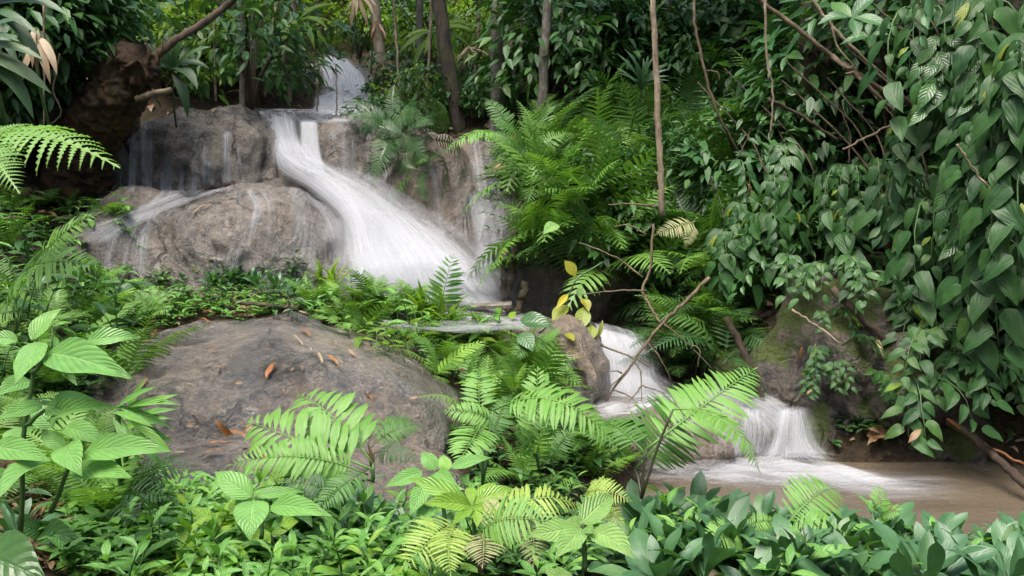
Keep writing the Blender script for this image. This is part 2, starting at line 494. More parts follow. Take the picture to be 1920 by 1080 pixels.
def span(p0, p1, up, w=1.0):
    """matrix that lays a unit leaf (base at origin, tip at +Y, face +Z) from p0 to p1"""
    d = p1 - p0
    L = d.length
    y = d / L
    z = up - y * up.dot(y)
    if z.length < 1e-4:
        z = Vector((0.3, -1, 0.2)) - y * Vector((0.3, -1, 0.2)).dot(y)
    z.normalize()
    x = y.cross(z)
    m = Matrix.Identity(4)
    for i in range(3):
        m[i][0] = x[i] * L * w
        m[i][1] = y[i] * L
        m[i][2] = z[i] * L
        m[i][3] = p0[i]
    return m


def child(name, mesh, parent, mw, kind=None):
    """child placed by a matrix in the parent's own frame"""
    o = link_obj(name, mesh, parent, kind=kind)
    o.matrix_basis = mw
    return o


# numpy gradient noise -------------------------------------------------------
_perm = np.random.RandomState(3).permutation(256)
_perm = np.concatenate([_perm, _perm, _perm])
_grad = np.random.RandomState(4).normal(size=(256, 3))
_grad /= np.linalg.norm(_grad, axis=1)[:, None]


def gnoise(P):
    I = np.floor(P).astype(int)
    Fp = P - I
    I &= 255
    W = Fp ** 3 * (Fp * (Fp * 6 - 15) + 10)
    res = 0
    for dx in (0, 1):
        for dy in (0, 1):
            for dz in (0, 1):
                h = _perm[_perm[_perm[(I[:, 0] + dx) & 255] + ((I[:, 1] + dy) & 255)] + ((I[:, 2] + dz) & 255)] & 255
                g = _grad[h]
                dd = g[:, 0] * (Fp[:, 0] - dx) + g[:, 1] * (Fp[:, 1] - dy) + g[:, 2] * (Fp[:, 2] - dz)
                w = (W[:, 0] if dx else 1 - W[:, 0]) * (W[:, 1] if dy else 1 - W[:, 1]) * (W[:, 2] if dz else 1 - W[:, 2])
                res = res + dd * w
    return res


def fbm(P, f, octv=4, gain=0.5):
    out, a = 0, 1.0
    for k in range(octv):
        out = out + a * gnoise(P * f + 17.3 * k)
        f *= 2.03
        a *= gain
    return out


# ------------------------------------------------------------------ terrain
CTRL = []


def cp(px, py, Y):
    p = at(px, py, Y)
    CTRL.append((p.x, p.y, p.z))


for t in [(-3, 1, .8), (-1.5, 1.2, .5), (0, 1.0, .4), (1.5, 1.2, .32), (3, 1, .35), (-1.6, 2.5, .5), (-.8, 2.7, .38), (0, 2.7, .27), (1, 2.6, .24),
          (2, 2.6, .22), (2.9, 2.5, .26), (1.1, 3.05, .12), (2.2, 3.0, .10), (.5, 3.4, .1), (1.1, 3.6, -.12), (2.2, 3.55, -.12), (3.5, 3.1, .1), (.9, 4.3, -.3), (1.7, 4.3, -.3), (2.6, 4.1, -.3), (1.35, 4.75, -.22),
          (3.6, 3.9, -.3), (5, 3.7, -.3), (0, 3.5, .15), (.3, 4.1, .1), (-1.2, 3.4, .3), (-2.0, 3.4, .55), (-1.3, 4.0, .12), (-.5, 4.5, .12), (-.25, 5.0, .25), (-1.3, 5.0, .2), (-.3, 4.0, .1), (-2.2, 7.6, .8), (-2.2, 6.75, .78), (-3.2, 6.9, .78), (-1.4, 5.95, .72), (-3.2, 7.6, 1.0), (-3, 9.0, 1.5), (-1.4, 9.1, 1.4), (-3, 9.9, 2.3), (-2.3, 4.5, .7), (-3.2, 5.3, 1.0), (-2.5, 5.8, .72),
          (-4.2, 4, 1.4), (-3.3, 6.4, 1.1), (-4.6, 6.5, 1.8), (-4.4, 8, 1.9), (1.0, 5.2, .08), (1.4, 5.3, .1), (.7, 5.6, .2), (-.2, 6.2, .45), (.15, 6.5, .45), (-.5, 6.5, .5),
          (1.9, 5.15, .25), (2.0, 5.5, .75), (2.5, 5.0, .1), (2.65, 5.25, .6), (3.4, 4.9, .2), (3.6, 5.1, .8), (2.4, 6, 1.2), (3.4, 6, 1.7), (2.6, 7.5, 2.0),
          (4.8, 5.2, 1.4), (4.8, 7, 2.6), (-1.9, 9.6, 2.2), (-1.9, 10.6, 2.25), (-1.3, 9.9, 2.2), (-6, 2, 2.2), (6, 2, .8), (-7, 8, 4), (7, 8, 4.2),
          (-12, 4, 5.5), (12, 4, 4.5), (-14, 20, 13), (14, 20, 13), (0, 30, 13), (-10, 34, 17), (10, 34, 17), (0, -6, .6), (-10, -10, 3), (10, -10, 1.5)]:
    CTRL.append(t)
for t in [(700, 640, 5.6), (850, 690, 5.0), (980, 750, 4.7), (1070, 800, 4.4), (760, 570, 6.2), (300, 560, 6.3), (1220, 600, 6.2), (1250, 500, 6.8), (1100, 420, 7.4),
          (1000, 300, 8.4), (1000, 480, 7.0), (900, 240, 9.6), (640, 205, 11.2), (620, 140, 14), (300, 190, 10.5), (800, 200, 11.5), (960, 90, 16), (300, 40, 15), (1500, 60, 11),
          (1300, 240, 8.8), (1300, 20, 13), (60, 250, 9.5), (60, 80, 12), (620, 60, 19), (1400, 420, 6.6)]:
    cp(*t)
CT = np.array(CTRL)


def _tps(r):
    return np.where(r > 1e-9, r * r * np.log(r + 1e-12), 0)


_n = len(CT)
_D = np.sqrt(((CT[:, None, :2] - CT[None, :, :2]) ** 2).sum(2))
_A = np.zeros((_n + 3, _n + 3))
_A[:_n, :_n] = _tps(_D) + np.eye(_n) * 0.004
_A[:_n, _n] = 1
_A[:_n, _n + 1:] = CT[:, :2]
_A[_n:, :_n] = _A[:_n, _n:].T
_S = np.linalg.solve(_A, np.concatenate([CT[:, 2], [0, 0, 0]]))


def ground(X, Y):
    X, Y = np.asarray(X, float).ravel(), np.asarray(Y, float).ravel()
    z = _S[_n] + _S[_n + 1] * X + _S[_n + 2] * Y
    for i in range(_n):
        z = z + _S[i] * _tps(np.hypot(X - CT[i, 0], Y - CT[i, 1]))
    P = np.stack([X, Y, z * 0.3], 1)
    return z + 0.07 * fbm(P, 1.3, 4)


xs = np.unique(np.concatenate([np.linspace(-30, -6, 30), np.linspace(-6, 6, 150), np.linspace(6, 30, 30)]))
ys = np.unique(np.concatenate([np.linspace(-25, 1, 30), np.linspace(1, 12, 140), np.linspace(12, 48, 60)]))
GX, GY = np.meshgrid(xs, ys)
GZ = ground(GX, GY)
nx, ny = len(xs), len(ys)
tv = np.stack([GX.ravel(), GY.ravel(), GZ], 1)
tf = [(j * nx + i, j * nx + i + 1, (j + 1) * nx + i + 1, (j + 1) * nx + i) for j in range(ny - 1) for i in range(nx - 1)]
terr = link_obj('ground', mesh_from('ground', tv, tf, None, M['soil']), kind='structure')

BV, BF = [tuple(v) for v in tv], list(tf)
_bvh = [None]


def add_bvh(me, off=(0, 0, 0)):
    o = len(BV)
    BV.extend((v.co.x + off[0], v.co.y + off[1], v.co.z + off[2]) for v in me.vertices)
    BF.extend(tuple(i + o for i in p.vertices) for p in me.polygons)
    _bvh[0] = None


def bvh():
    if _bvh[0] is None:
        _bvh[0] = BVHTree.FromPolygons(BV, BF)
    return _bvh[0]


def hit(px, py):
    d = ray(px, py).normalized()
    h = bvh().ray_cast(CAM, d)
    if h[0] is None:
        return at(px, py, 12), Vector((0, 0, 1))
    n = h[1]
    if n.dot(d) > 0:
        n = -n
    return h[0], n


def on_soil(px, py):
    h = bvh().ray_cast(CAM, ray(px, py).normalized())
    return h[0] is not None and h[2] < len(tf)


def drop(x, y, ztop=30.0):
    h = bvh().ray_cast(Vector((x, y, ztop)), Vector((0, 0, -1)))
    return h[0] if h[0] is not None else Vector((x, y, 0))


# ------------------------------------------------------------------ rocks
def rock(name, c, r, seed, mat, label, p=2.3, low=0.12, lf=1.6, flute=0.03, ff=7.0, fine=0.012, sub=5, rot=0.0, cat='boulder', taper=0.0, slope=0.0):
    bm = bmesh.new()
    bmesh.ops.create_icosphere(bm, subdivisions=sub, radius=1.0)
    D = np.array([v.co[:] for v in bm.verts])
    k = (np.abs(D) ** p).sum(1) ** (-1.0 / p)
    P = D * k[:, None]
    if taper:
        P[:, :2] *= (1 - taper * P[:, 2])[:, None]
    if slope:
        P[:, 2] *= 1 - slope * np.clip(P[:, 0] + .05, 0, 1) ** 1.5
    P = P * np.array(r)
    ca, sa = math.cos(rot), math.sin(rot)
    P = np.stack([P[:, 0] * ca - P[:, 1] * sa, P[:, 0] * sa + P[:, 1] * ca, P[:, 2]], 1)
    W = P + np.array(c)
    sd = seed * 5.17
    N = D / np.array(r)
    N = np.stack([N[:, 0] * ca - N[:, 1] * sa, N[:, 0] * sa + N[:, 1] * ca, N[:, 2]], 1)
    N /= np.linalg.norm(N, axis=1)[:, None]
    size = min(r)
    disp = low * size * 2 * fbm(W + sd, lf / max(size, .25) * 0.5, 3)
    steep = 1 - np.clip(np.abs(N[:, 2]), 0, 1) ** 2
    disp = disp + flute * steep * fbm(W * np.array([1, 1, 0.18]) + sd, ff, 3)
    crust = np.clip(fbm(W + sd + 9, 1.6, 2) * 3, 0, 1)
    disp = disp + fine * 1.3 * fbm(W + sd, 15, 4) * (0.6 + 2.4 * crust) + fine * 1.6 * fbm(W + sd, 5, 2)
    P = P + N * disp[:, None]
    for v, q in zip(bm.verts, P):
        v.co = q
    me = bpy.data.meshes.new(name)
    bm.to_mesh(me)
    bm.free()
    me.polygons.foreach_set('use_smooth', np.ones(len(me.polygons), dtype=bool))
    me.materials.append(mat)
    o = link_obj(name, me, None, None, label, cat)
    o.location = c
    add_bvh(me, c)
    return o


def rc(px, py, Y):
    p = at(px, py, Y)
    return (p.x, p.y, p.z)


rock('boulder', (-1.36, 4.98, 0.12), (1.18, 1.02, 0.63), 1, M['rockfront'], 'broad wet grey boulder dome nearest the camera, dotted with orange fallen leaves', 2.7, 0.10, 1.4, 0.03, 6, 0.016, 6, slope=0.28)
rock('boulder', (-1.05, 3.85, 0.10), (0.85, 0.62, 0.31), 2, M['rockfront'], 'low wet rock shelf at the foot of the nearest dome boulder', 2.3, 0.12, 1.6, 0.02, 6, 0.012)
rock('boulder', (-2.20, 7.65, 0.72), (0.84, 0.85, 0.90), 3, M['rock'], 'round grey dome boulder left of the white main cascade', 2.3, 0.13, 2.0, 0.07, 5, 0.02, 6)
rock('boulder', (-3.15, 7.85, 0.70), (0.95, 0.95, 0.82), 4, M['rock'], 'low sloping rock under the thin water slide on the left', 2.2, 0.15, 1.8, 0.05, 6, 0.016)
rock('boulder', (-3.02, 9.05, 1.60), (0.84, 0.70, 0.84), 5, M['rockwall'], 'upper travertine wall bulge with thin trickles, left of the notch', 2.45, 0.16, 2.6, 0.12, 5, 0.03, 6)
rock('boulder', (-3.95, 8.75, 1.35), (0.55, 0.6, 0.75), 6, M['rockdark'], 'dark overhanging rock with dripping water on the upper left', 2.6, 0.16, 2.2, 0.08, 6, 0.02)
rock('boulder', (-1.45, 9.15, 1.50), (0.68, 0.55, 0.88), 7, M['rockwall'], 'smooth pale travertine wall right of the cascade notch', 3.2, 0.06, 2.0, 0.05, 6, 0.012, 6)
rock('boulder', (-0.72, 8.3, 1.15), (0.42, 0.5, 1.0), 8, M['rockbrown'], 'brown wet rock buttress below the hanging ferns, beside the main cascade', 2.4, 0.14, 2.0, 0.06, 6, 0.02)
rock('boulder', (-0.02, 5.98, 0.40), (0.55, 0.24, 0.25), 19, M['rockbrown'], 'low brown rock lip holding back the pool at the cascade foot', 2.4, 0.14, 2.2, 0.02, 6, 0.014)
rock('boulder', (0.32, 5.5, 0.38), (0.27, 0.45, 0.36), 9, M['rockbrown'], 'small brown boulder between the two lower falls', 2.3, 0.14, 2.2, 0.04, 6, 0.012)
rock('boulder', (0.90, 4.98, 0.08), (0.36, 0.34, 0.24), 10, M['rockbrown'], 'rounded brown rock awash in the lower pool behind the bright fern', 2.3, 0.1, 2.0, 0.03, 6, 0.01)
rock('boulder', (1.33, 5.30, 0.06), (0.34, 0.28, 0.22), 11, M['rockdark'], 'dark ledge rock under the right-hand little fall', 2.4, 0.1, 2.0, 0.03, 6, 0.01)
rock('boulder', (2.34, 5.72, 0.12), (0.90, 0.84, 0.86), 12, M['rockmoss'], 'large moss covered bank rock above the brown pool', 2.3, 0.30, 2.4, 0.09, 5, 0.035, 6, cat='mossy rock')
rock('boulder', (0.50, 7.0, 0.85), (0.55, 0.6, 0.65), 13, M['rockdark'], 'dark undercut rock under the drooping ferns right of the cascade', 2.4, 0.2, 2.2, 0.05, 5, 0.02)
rock('boulder', (-3.12, 12.6, 2.75), (0.40, 0.5, 0.75), 14, M['rockdark'], 'dark rock flanking the far upper cascade', 2.4, 0.2, 2.2, 0.05, 5, 0.02)
rock('boulder', (-2.05, 11.3, 2.35), (0.3, 0.35, 0.28), 15, M['rockwall'], 'grey rock step at the foot of the far upper cascade', 2.3, 0.2, 2.2, 0.05, 5, 0.02)
rock('boulder', (-1.75, 9.75, 2.02), (1.05, 0.75, 0.36), 16, M['rockwall'], 'flat rim rock of the upper ledge where the stream spills over', 3.0, 0.06, 2.2, 0.02, 5, 0.01)
rock('boulder', (-4.75, 8.35, 2.35), (1.05, 1.3, 0.42), 18, M['rockdark'], 'dark overhang added to shade the left hollow', 2.3, 0.25, 2.2, 0.05, 5, 0.03, 5, cat='added overhang')  # overhang added to darken the hollow; shade also put into its dark colour
rock('boulder', (3.2, 5.55, 0.05), (0.8, 0.55, 0.5), 17, M['rockmoss'], 'dark earthy bank rock below the glossy vines at the pool edge', 2.4, 0.2, 2.2, 0.05, 5, 0.03)


def loft(name, rows, nu, nv, bulge, off, seed=0, nz=0.012, fu=14.0):
    """surface between left and right edge points given as photo pixel + distance"""
    Lp = smooth_path([tuple(at(*a)) for a, _ in rows], nv)
    Rp = smooth_path([tuple(at(*b)) for _, b in rows], nv)
    u = np.linspace(0, 1, nu)
    G = Lp[:, None, :] * (1 - u)[None, :, None] + Rp[:, None, :] * u[None, :, None]
    dv = np.gradient(G, axis=0)
    du = np.gradient(G, axis=1)
    Nn = np.cross(du, -dv)
    Nn /= np.linalg.norm(Nn, axis=2)[:, :, None] + 1e-9
    fl = np.sign((Nn * np.array([0, -0.6, 0.8])).sum(2))[:, :, None]
    Nn *= np.where(fl == 0, 1, fl)
    vv = np.linspace(0, 1, nv)
    UU, VV = np.meshgrid(u, vv)
    q = np.stack([UU.ravel() * fu, VV.ravel() * 3.0, np.full(UU.size, seed * 3.7)], 1)
    rip = fbm(q, 1.0, 3).reshape(nv, nu) * nz
    prof = np.sin(np.pi * u) ** 0.7
    G = G + Nn * (off + bulge * prof[None, :] + rip * prof[None, :])[:, :, None]
    vs = G.reshape(-1, 3)
    fs = [(j * nu + i, j * nu + i + 1, (j + 1) * nu + i + 1, (j + 1) * nu + i) for j in range(nv - 1) for i in range(nu - 1)]
    return mesh_from(name, vs, fs, np.stack([UU.ravel(), VV.ravel()], 1))


MAIN = [((490, 234, 9.2), (560, 234, 9.2)), ((500, 250, 8.9), (562, 252, 8.9)), ((512, 285, 8.7), (575, 285, 8.7)), ((518, 325, 8.45), (620, 335, 8.35)), ((575, 362, 8.1), (700, 392, 7.95)),
        ((632, 420, 7.6), (790, 450, 7.4)), ((640, 480, 7.1), (878, 498, 6.95)), ((645, 540, 6.7), (950, 556, 6.5)), ((650, 590, 6.4), (1010, 608, 6.15))]
bed_rows = [((a[0] - 40, a[1] + 4, a[2] + .05), (b[0] + 40, b[1] + 4, b[2] + .05)) for a, b in MAIN]
bed = loft('cascade_bed', bed_rows, 40, 90, 0.0, -0.10, 5, 0.08, 6.0)
add_bvh(bed)
link_obj('boulder', bed, None, M['rock'], 'sloping travertine bed beneath the white main cascade', 'rock slope')
R2B = [((a[0], a[1], a[2]), (b[0], b[1], b[2])) for a, b in [((870, 250, 9.0), (925, 250, 9.0)), ((868, 300, 8.7), (940, 300, 8.7)), ((870, 380, 8.1), (965, 380, 8.1)), ((880, 450, 7.5), (985, 450, 7.5)), ((900, 540, 6.9), (1000, 540, 6.9)), ((905, 600, 6.5), (1010, 600, 6.5))]]
bed2 = loft('side_bed', [((a[0] - 30, a[1], a[2] + .05), (b[0] + 30, b[1], b[2] + .05)) for a, b in R2B], 20, 50, 0.0, -0.08, 6, 0.06, 6.0)
add_bvh(bed2)
link_obj('boulder', bed2, None, M['rockbrown'], 'narrow wet rock chute behind the drooping ferns', 'rock slope')
FARC = [((590, 112, 13.2), (650, 112, 13.2)), ((600, 136, 12.8), (675, 136, 12.7)), ((602, 152, 12.2), (690, 152, 12.1)), ((600, 176, 11.9), (698, 176, 11.8)), ((586, 190, 11.3), (716, 190, 11.2)), ((580, 208, 11.0), (722, 208, 10.9)), ((576, 224, 10.4), (722, 226, 10.3))]
bed3 = loft('far_bed', [((a[0] - 25, a[1], a[2] + .05), (b[0] + 25, b[1], b[2] + .05)) for a, b in FARC], 24, 40, 0.0, -0.08, 8, 0.2, 4.0)
add_bvh(bed3)
link_obj('boulder', bed3, None, M['rock'], 'stepped rock under the far upper cascade', 'rock slope')
LOWC = [((1075, 612, 6.05), (1190, 636, 6.0)), ((1092, 636, 5.85), (1215, 650, 5.85)), ((1112, 690, 5.65), (1228, 690, 5.68)), ((1112, 735, 5.48), (1240, 722, 5.52)), ((1095, 775, 5.2), (1290, 750, 5.35))]
bed4 = loft('low_bed', [((a[0] - 25, a[1] + 3, a[2] + .05), (b[0] + 25, b[1] + 3, b[2] + .05)) for a, b in LOWC], 20, 30, 0.0, -0.06, 9, 0.04, 5.0)
add_bvh(bed4)
link_obj('boulder', bed4, None, M['rockdark'], 'rock step under the lower fall below the log', 'rock slope')


# ------------------------------------------------------------------ water
def water(mesh, mat):
    return link_obj('cascade_water', mesh, None, mat, kind='structure')


def sheet_z(name, pts, z, mat):
    return link_obj(name, mesh_from(name, [(x, y, z) for x, y in pts], [tuple(range(len(pts)))], None, mat), kind='structure')


sheet_z('stream_water', [(-.2, 3.2), (8, 1.8), (12, 3.0), (12, 4.8), (3.9, 5.6), (.3, 5.6)], 0.0, M['pool'])
sheet_z('pool_water', [(.30, 4.75), (.62, 4.72), (.85, 4.98), (1.35, 5.15), (1.62, 5.1), (1.7, 5.9), (.3, 6.0)], 0.285, M['pool'])
sheet_z('pool_water', [(-1.0, 6.08), (.22, 6.05), (.5, 6.3), (.4, 6.9), (-1.2, 6.9)], 0.64, M['pooltop'])
sheet_z('pool_water', [(-2.9, 9.75), (-1.1, 9.75), (-1.0, 11.3), (-2.7, 11.3)], 2.385, M['pooltop'])

W_MAIN = water_mat('main_cascade_water', 0.95, 26.0, 1.0, 0.25, 0.62, 0.22, 0.04, 0.06, 0.45)
W_FLOW = water_mat('flowing_water', 0.62, 30.0, 1.2, 0.32, 0.68, 0.28, 0.10, 0.14, 0.05)
W_VEIL = water_mat('veil_water', 0.34, 40.0, 0.8, 0.28, 0.72, 0.40, 0.12, 0.20, 0.2)
W_THIN = water_mat('thin_water_film', 0.68, 26.0, 0.9, 0.44, 0.70, 0.25, 0.15, 0.15)
W_FILM = water_mat('wet_sheen_film', 0.22, 40.0, 0.8, 0.46, 0.72, 0.3, 0.2, 0.25)
W_FAR = water_mat('far_cascade_water', 1.0, 9.0, 5.0, 0.34, 0.56, 0.18, 0.04, 0.05, 0.6, 0.86)
W_TRICK = water_mat('trickle_water', 0.95, 5.0, 0.4, 0.25, 0.70, 0.45, 0.15, 0.20)
W_FOAM = water_mat('churned_water', 0.85, 12.0, 3.0, 0.34, 0.66, 0.40, 0.25, 0.3)
W_RIM = water_mat('rim_water', 0.85, 60.0, 0.7, 0.36, 0.64, 0.10, 0.2, 0.25)


def widen(rows, l, r, dy=0):
    return [((a[0] - l, a[1] + dy, a[2]), (b[0] + r, b[1] + dy, b[2])) for a, b in rows]


water(loft('main_fall', MAIN, 48, 110, 0.10, 0.0, 1, 0.012, 30.0), W_MAIN)
water(loft('main_fall', widen(MAIN, 4, 4), 48, 110, 0.12, 0.04, 2, 0.015, 24.0), W_FLOW)
water(loft('main_fall', widen(MAIN[2:], 10, 14), 48, 110, 0.13, 0.09, 3, 0.02, 14.0), W_FLOW)
water(loft('main_fall', widen(MAIN[3:], 22, 24), 40, 90, 0.14, 0.12, 4, 0.03, 6.0), W_VEIL)
water(loft('main_fall', widen(MAIN[4:], 26, 34), 40, 90, 0.16, 0.20, 5, 0.03, 5.0), W_VEIL)
NOTCH = [((562, 238, 8.75), (600, 238, 8.75)), ((564, 262, 8.66), (602, 262, 8.66)), ((566, 300, 8.5), (606, 300, 8.5)), ((574, 345, 8.2), (618, 345, 8.2))]
water(loft('notch_fall', NOTCH, 12, 24, 0.03, 0.06, 2, 0.006, 6.0), W_MAIN)
water(loft('notch_fall', widen(NOTCH, 3, 3), 12, 24, 0.03, 0.10, 3, 0.006, 6.0), W_FLOW)
water(loft('side_fall', R2B[2:], 24, 50, 0.05, 0.0, 3, 0.01), W_FLOW)
water(loft('side_fall', R2B, 24, 50, 0.05, 0.03, 6, 0.01), W_THIN)
water(loft('side_fall', widen(R2B[1:], 8, 6), 24, 40, 0.07, 0.05, 4, 0.015), W_VEIL)
water(loft('side_fall', widen(R2B[2:], 18, 10), 24, 40, 0.08, 0.10, 5, 0.015), W_VEIL)
water(loft('far_fall', FARC, 24, 60, 0.03, 0.03, 4, 0.06, 5.0), W_FAR)
water(loft('far_fall', FARC, 24, 60, 0.05, 0.07, 5, 0.05, 4.0), W_FLOW)
water(loft('far_fall', FARC, 24, 60, 0.06, 0.11, 6, 0.05, 4.0), W_VEIL)
water(loft('low_fall', LOWC, 30, 50, 0.03, 0.0, 5, 0.008), W_MAIN)
water(loft('low_fall', widen(LOWC, 3, 6), 30, 50, 0.04, 0.03, 6, 0.01), W_FLOW)
water(loft('low_fall', widen(LOWC[1:], 8, 16), 30, 50, 0.05, 0.06, 7, 0.01), W_VEIL)
# behind the small boulder, over its shoulder
water(loft('inlet_fall', [((1040, 598, 6.3), (1068, 598, 6.3)), ((1060, 612, 6.1), (1092, 612, 6.1)), ((1085, 632, 5.9), (1120, 632, 5.9))], 8, 14, 0.02, 0.02, 3, 0.02), W_FLOW)
# fan-shaped fall into the brown pool
FAN = [((1462, 776, 5.02), (1500, 774, 5.02)), ((1450, 796, 4.97), (1510, 792, 4.97)), ((1436, 836, 4.9), (1526, 834, 4.9)), ((1412, 866, 4.84), (1560, 864, 4.84)), ((1395, 878, 4.78), (1590, 876, 4.78))]
water(loft('fan_fall', FAN, 20, 30, 0.03, 0.0, 7, 0.006), W_FLOW)
water(loft('fan_fall', widen(FAN, 10, 10), 20, 30, 0.035, 0.02, 8, 0.006), W_FLOW)
water(loft('fan_fall', widen(FAN, 12, 20), 20, 30, 0.04, 0.04, 9, 0.006), W_VEIL)
LEDGE = [((1260, 758, 5.15), (1310, 736, 5.5)), ((1320, 764, 5.03), (1380, 736, 5.4)), ((1370, 782, 4.97), (1440, 744, 5.25)), ((1410, 806, 4.93), (1482, 764, 5.1)), ((1430, 830, 4.90), (1500, 794, 5.0))]
water(loft('ledge_flow', LEDGE, 16, 40, 0.01, 0.02, 3, 0.006), W_FLOW)
water(loft('ledge_flow', LEDGE, 16, 40, 0.015, 0.035, 4, 0.006), W_VEIL)
FRONT = [((1185, 772, 4.92), (1425, 786, 4.95)), ((1180, 810, 4.80), (1430, 820, 4.86)), ((1175, 862, 4.76), (1430, 866, 4.80))]
water(loft('front_film', FRONT, 40, 20, 0.02, 0.02, 5, 0.006), W_THIN)
water(loft('front_film', [((a[0] + 130, a[1] - 6, a[2]), (b[0] + 20, b[1] - 6, b[2])) for a, b in FRONT], 40, 20, 0.02, 0.04, 6, 0.006), W_FLOW)


def drape(name, rows, nu, nv, off, mat, iters=2):
    """film of water lying on the rock that is there"""
    Lp = smooth_path([a for a, _ in rows], nv)
    Rp = smooth_path([b for _, b in rows], nv)
    G = np.zeros((nv, nu, 3))
    for j in range(nv):
        for i in range(nu):
            u = i / (nu - 1)
            q = Lp[j] * (1 - u) + Rp[j] * u
            p, n = hit(q[0], q[1])
            G[j, i] = p + n * off
    for _ in range(iters):
        H = G.copy()
        H[1:-1] = 0.5 * G[1:-1] + 0.25 * (G[:-2] + G[2:])
        H[:, 1:-1] = 0.5 * H[:, 1:-1] + 0.25 * (H[:, :-2] + H[:, 2:])
        dirc = np.array(CAM) - H
        G = H + dirc / np.linalg.norm(dirc, axis=2)[:, :, None] * 0.004
    UU, VV = np.meshgrid(np.linspace(0, 1, nu), np.linspace(0, 1, nv))
    fs = []
    for j in range(nv - 1):
        for i in range(nu - 1):
            y = [G[j, i][1], G[j, i + 1][1], G[j + 1, i + 1][1], G[j + 1, i][1]]
            if max(y) - min(y) < 0.55:
                fs.append((j * nu + i, j * nu + i + 1, (j + 1) * nu + i + 1, (j + 1) * nu + i))
    me = mesh_from(name, G.reshape(-1, 3), fs, np.stack([UU.ravel(), VV.ravel()], 1))
    return water(me, mat)


# upper wall trickles
for (x, y0, x2, y1, w) in [(275, 222, 270, 372, 16), (284, 250, 282, 372, 7), (345, 275, 340, 375, 12), (385, 265, 383, 350, 7), (388, 300, 392, 350, 22), (312, 280, 312, 370, 22),
                           (448, 275, 450, 315, 5), (252, 240, 245, 372, 14), (365, 290, 364, 372, 9), (716, 292, 735, 385, 8), (694, 290, 692, 360, 10), (425, 240, 425, 350, 14)]:
    drape('trickle', [((x - w * .8, y0), (x + w * .8, y0)), ((x2 - w, y1), (x2 + w, y1))], 6, 24, 0.015, W_TRICK, 1)
for x in (203, 213, 226, 243):
    water(loft('drip', [((x - 3, 320, 8.2), (x + 3, 320, 8.2)), ((x - 3, 385, 8.2), (x + 4, 385, 8.2))], 4, 10, 0.004, 0.0), W_TRICK)
for x in (722, 741, 756, 768):
    water(loft('drip', [((x - 5, 888, 4.0), (x + 4, 888, 4.0)), ((x - 4, 945, 4.0), (x + 5, 945, 4.0))], 4, 10, 0.004, 0.0), W_TRICK)
drape('rim', [((480, 217), (480, 236)), ((520, 215), (520, 236)), ((575, 214), (575, 236)), ((640, 217), (640, 236)), ((700, 222), (700, 238))], 8, 40, 0.02, W_FOAM, 1)
water(loft('rim', [((452, 212, 10.0), (700, 214, 10.0)), ((455, 217, 9.6), (705, 219, 9.6)), ((468, 227, 9.32), (712, 230, 9.32)), ((476, 240, 9.24), (716, 246, 9.24))], 60, 12, 0.0, 0.03, 3, 0.015, 30.0), W_RIM)
water(loft('rim', [((452, 211, 10.1), (700, 213, 10.1)), ((455, 216, 9.7), (705, 218, 9.7)), ((462, 221, 9.5), (708, 223, 9.5))], 60, 8, 0.0, 0.05, 4, 0.015, 20.0), W_FOAM)
drape('rim', [((600, 226), (715, 228)), ((600, 262), (715, 266))], 40, 8, 0.012, W_THIN, 1)
# slide at the left, fed from the foot of the wall
drape('slide', [((250, 360), (430, 352)), ((235, 385), (400, 368)), ((215, 410), (330, 400)), ((190, 440), (290, 450)), ((180, 480), (290, 490)), ((185, 530), (285, 535))], 30, 50, 0.02, W_THIN)
drape('slide', [((330, 355), (470, 352)), ((285, 375), (400, 372)), ((240, 398), (310, 402)), ((170, 425), (240, 440)), ((140, 450), (190, 470))], 16, 40, 0.03, W_FLOW)
drape('slide', [((255, 395), (300, 395)), ((235, 425), (290, 430)), ((225, 470), (285, 470)), ((225, 530), (285, 530))], 14, 30, 0.03, W_THIN)
drape('film', [((400, 352), (600, 352)), ((400, 400), (640, 400)), ((380, 470), (640, 470)), ((360, 540), (640, 540))], 40, 40, 0.012, W_THIN)
drape('film', [((520, 348), (640, 372)), ((570, 380), (650, 410)), ((610, 430), (655, 450)), ((620, 520), (660, 520))], 16, 30, 0.025, W_FLOW)
drape('film', [((600, 250), (740, 250)), ((600, 330), (745, 330)), ((640, 370), (760, 400))], 30, 24, 0.012, W_THIN)
drape('film', [((760, 300), (890, 300)), ((790, 380), (890, 380)), ((820, 460), (890, 460))], 24, 24, 0.012, W_THIN)
drape('film', [((560, 605), (640, 620)), ((620, 650), (740, 690)), ((660, 740), (820, 780))], 30, 40, 0.006, W_FILM)
drape('film', [((1030, 670), (1070, 660)), ((1050, 720), (1088, 700)), ((1070, 785), (1110, 775))], 10, 24, 0.015, W_FLOW)
drape('film', [((1090, 700), (1115, 695)), ((1100, 740), (1125, 740)), ((1105, 770), (1130, 770))], 8, 16, 0.015, W_THIN)
drape('film', [((1180, 775), (1440, 775)), ((1180, 815), (1440, 815)), ((1180, 855), (1440, 855))], 40, 16, 0.012, W_THIN)
# churned foam on the pools
drape('foam', [((650, 575), (1000, 600)), ((700, 590), (1000, 612)), ((760, 612), (1000, 622))], 24, 16, 0.03, W_FOAM)
drape('foam', [((1090, 735), (1300, 725)), ((1085, 765), (1330, 742)), ((1080, 800), (1200, 785))], 24, 18, 0.02, W_FOAM)


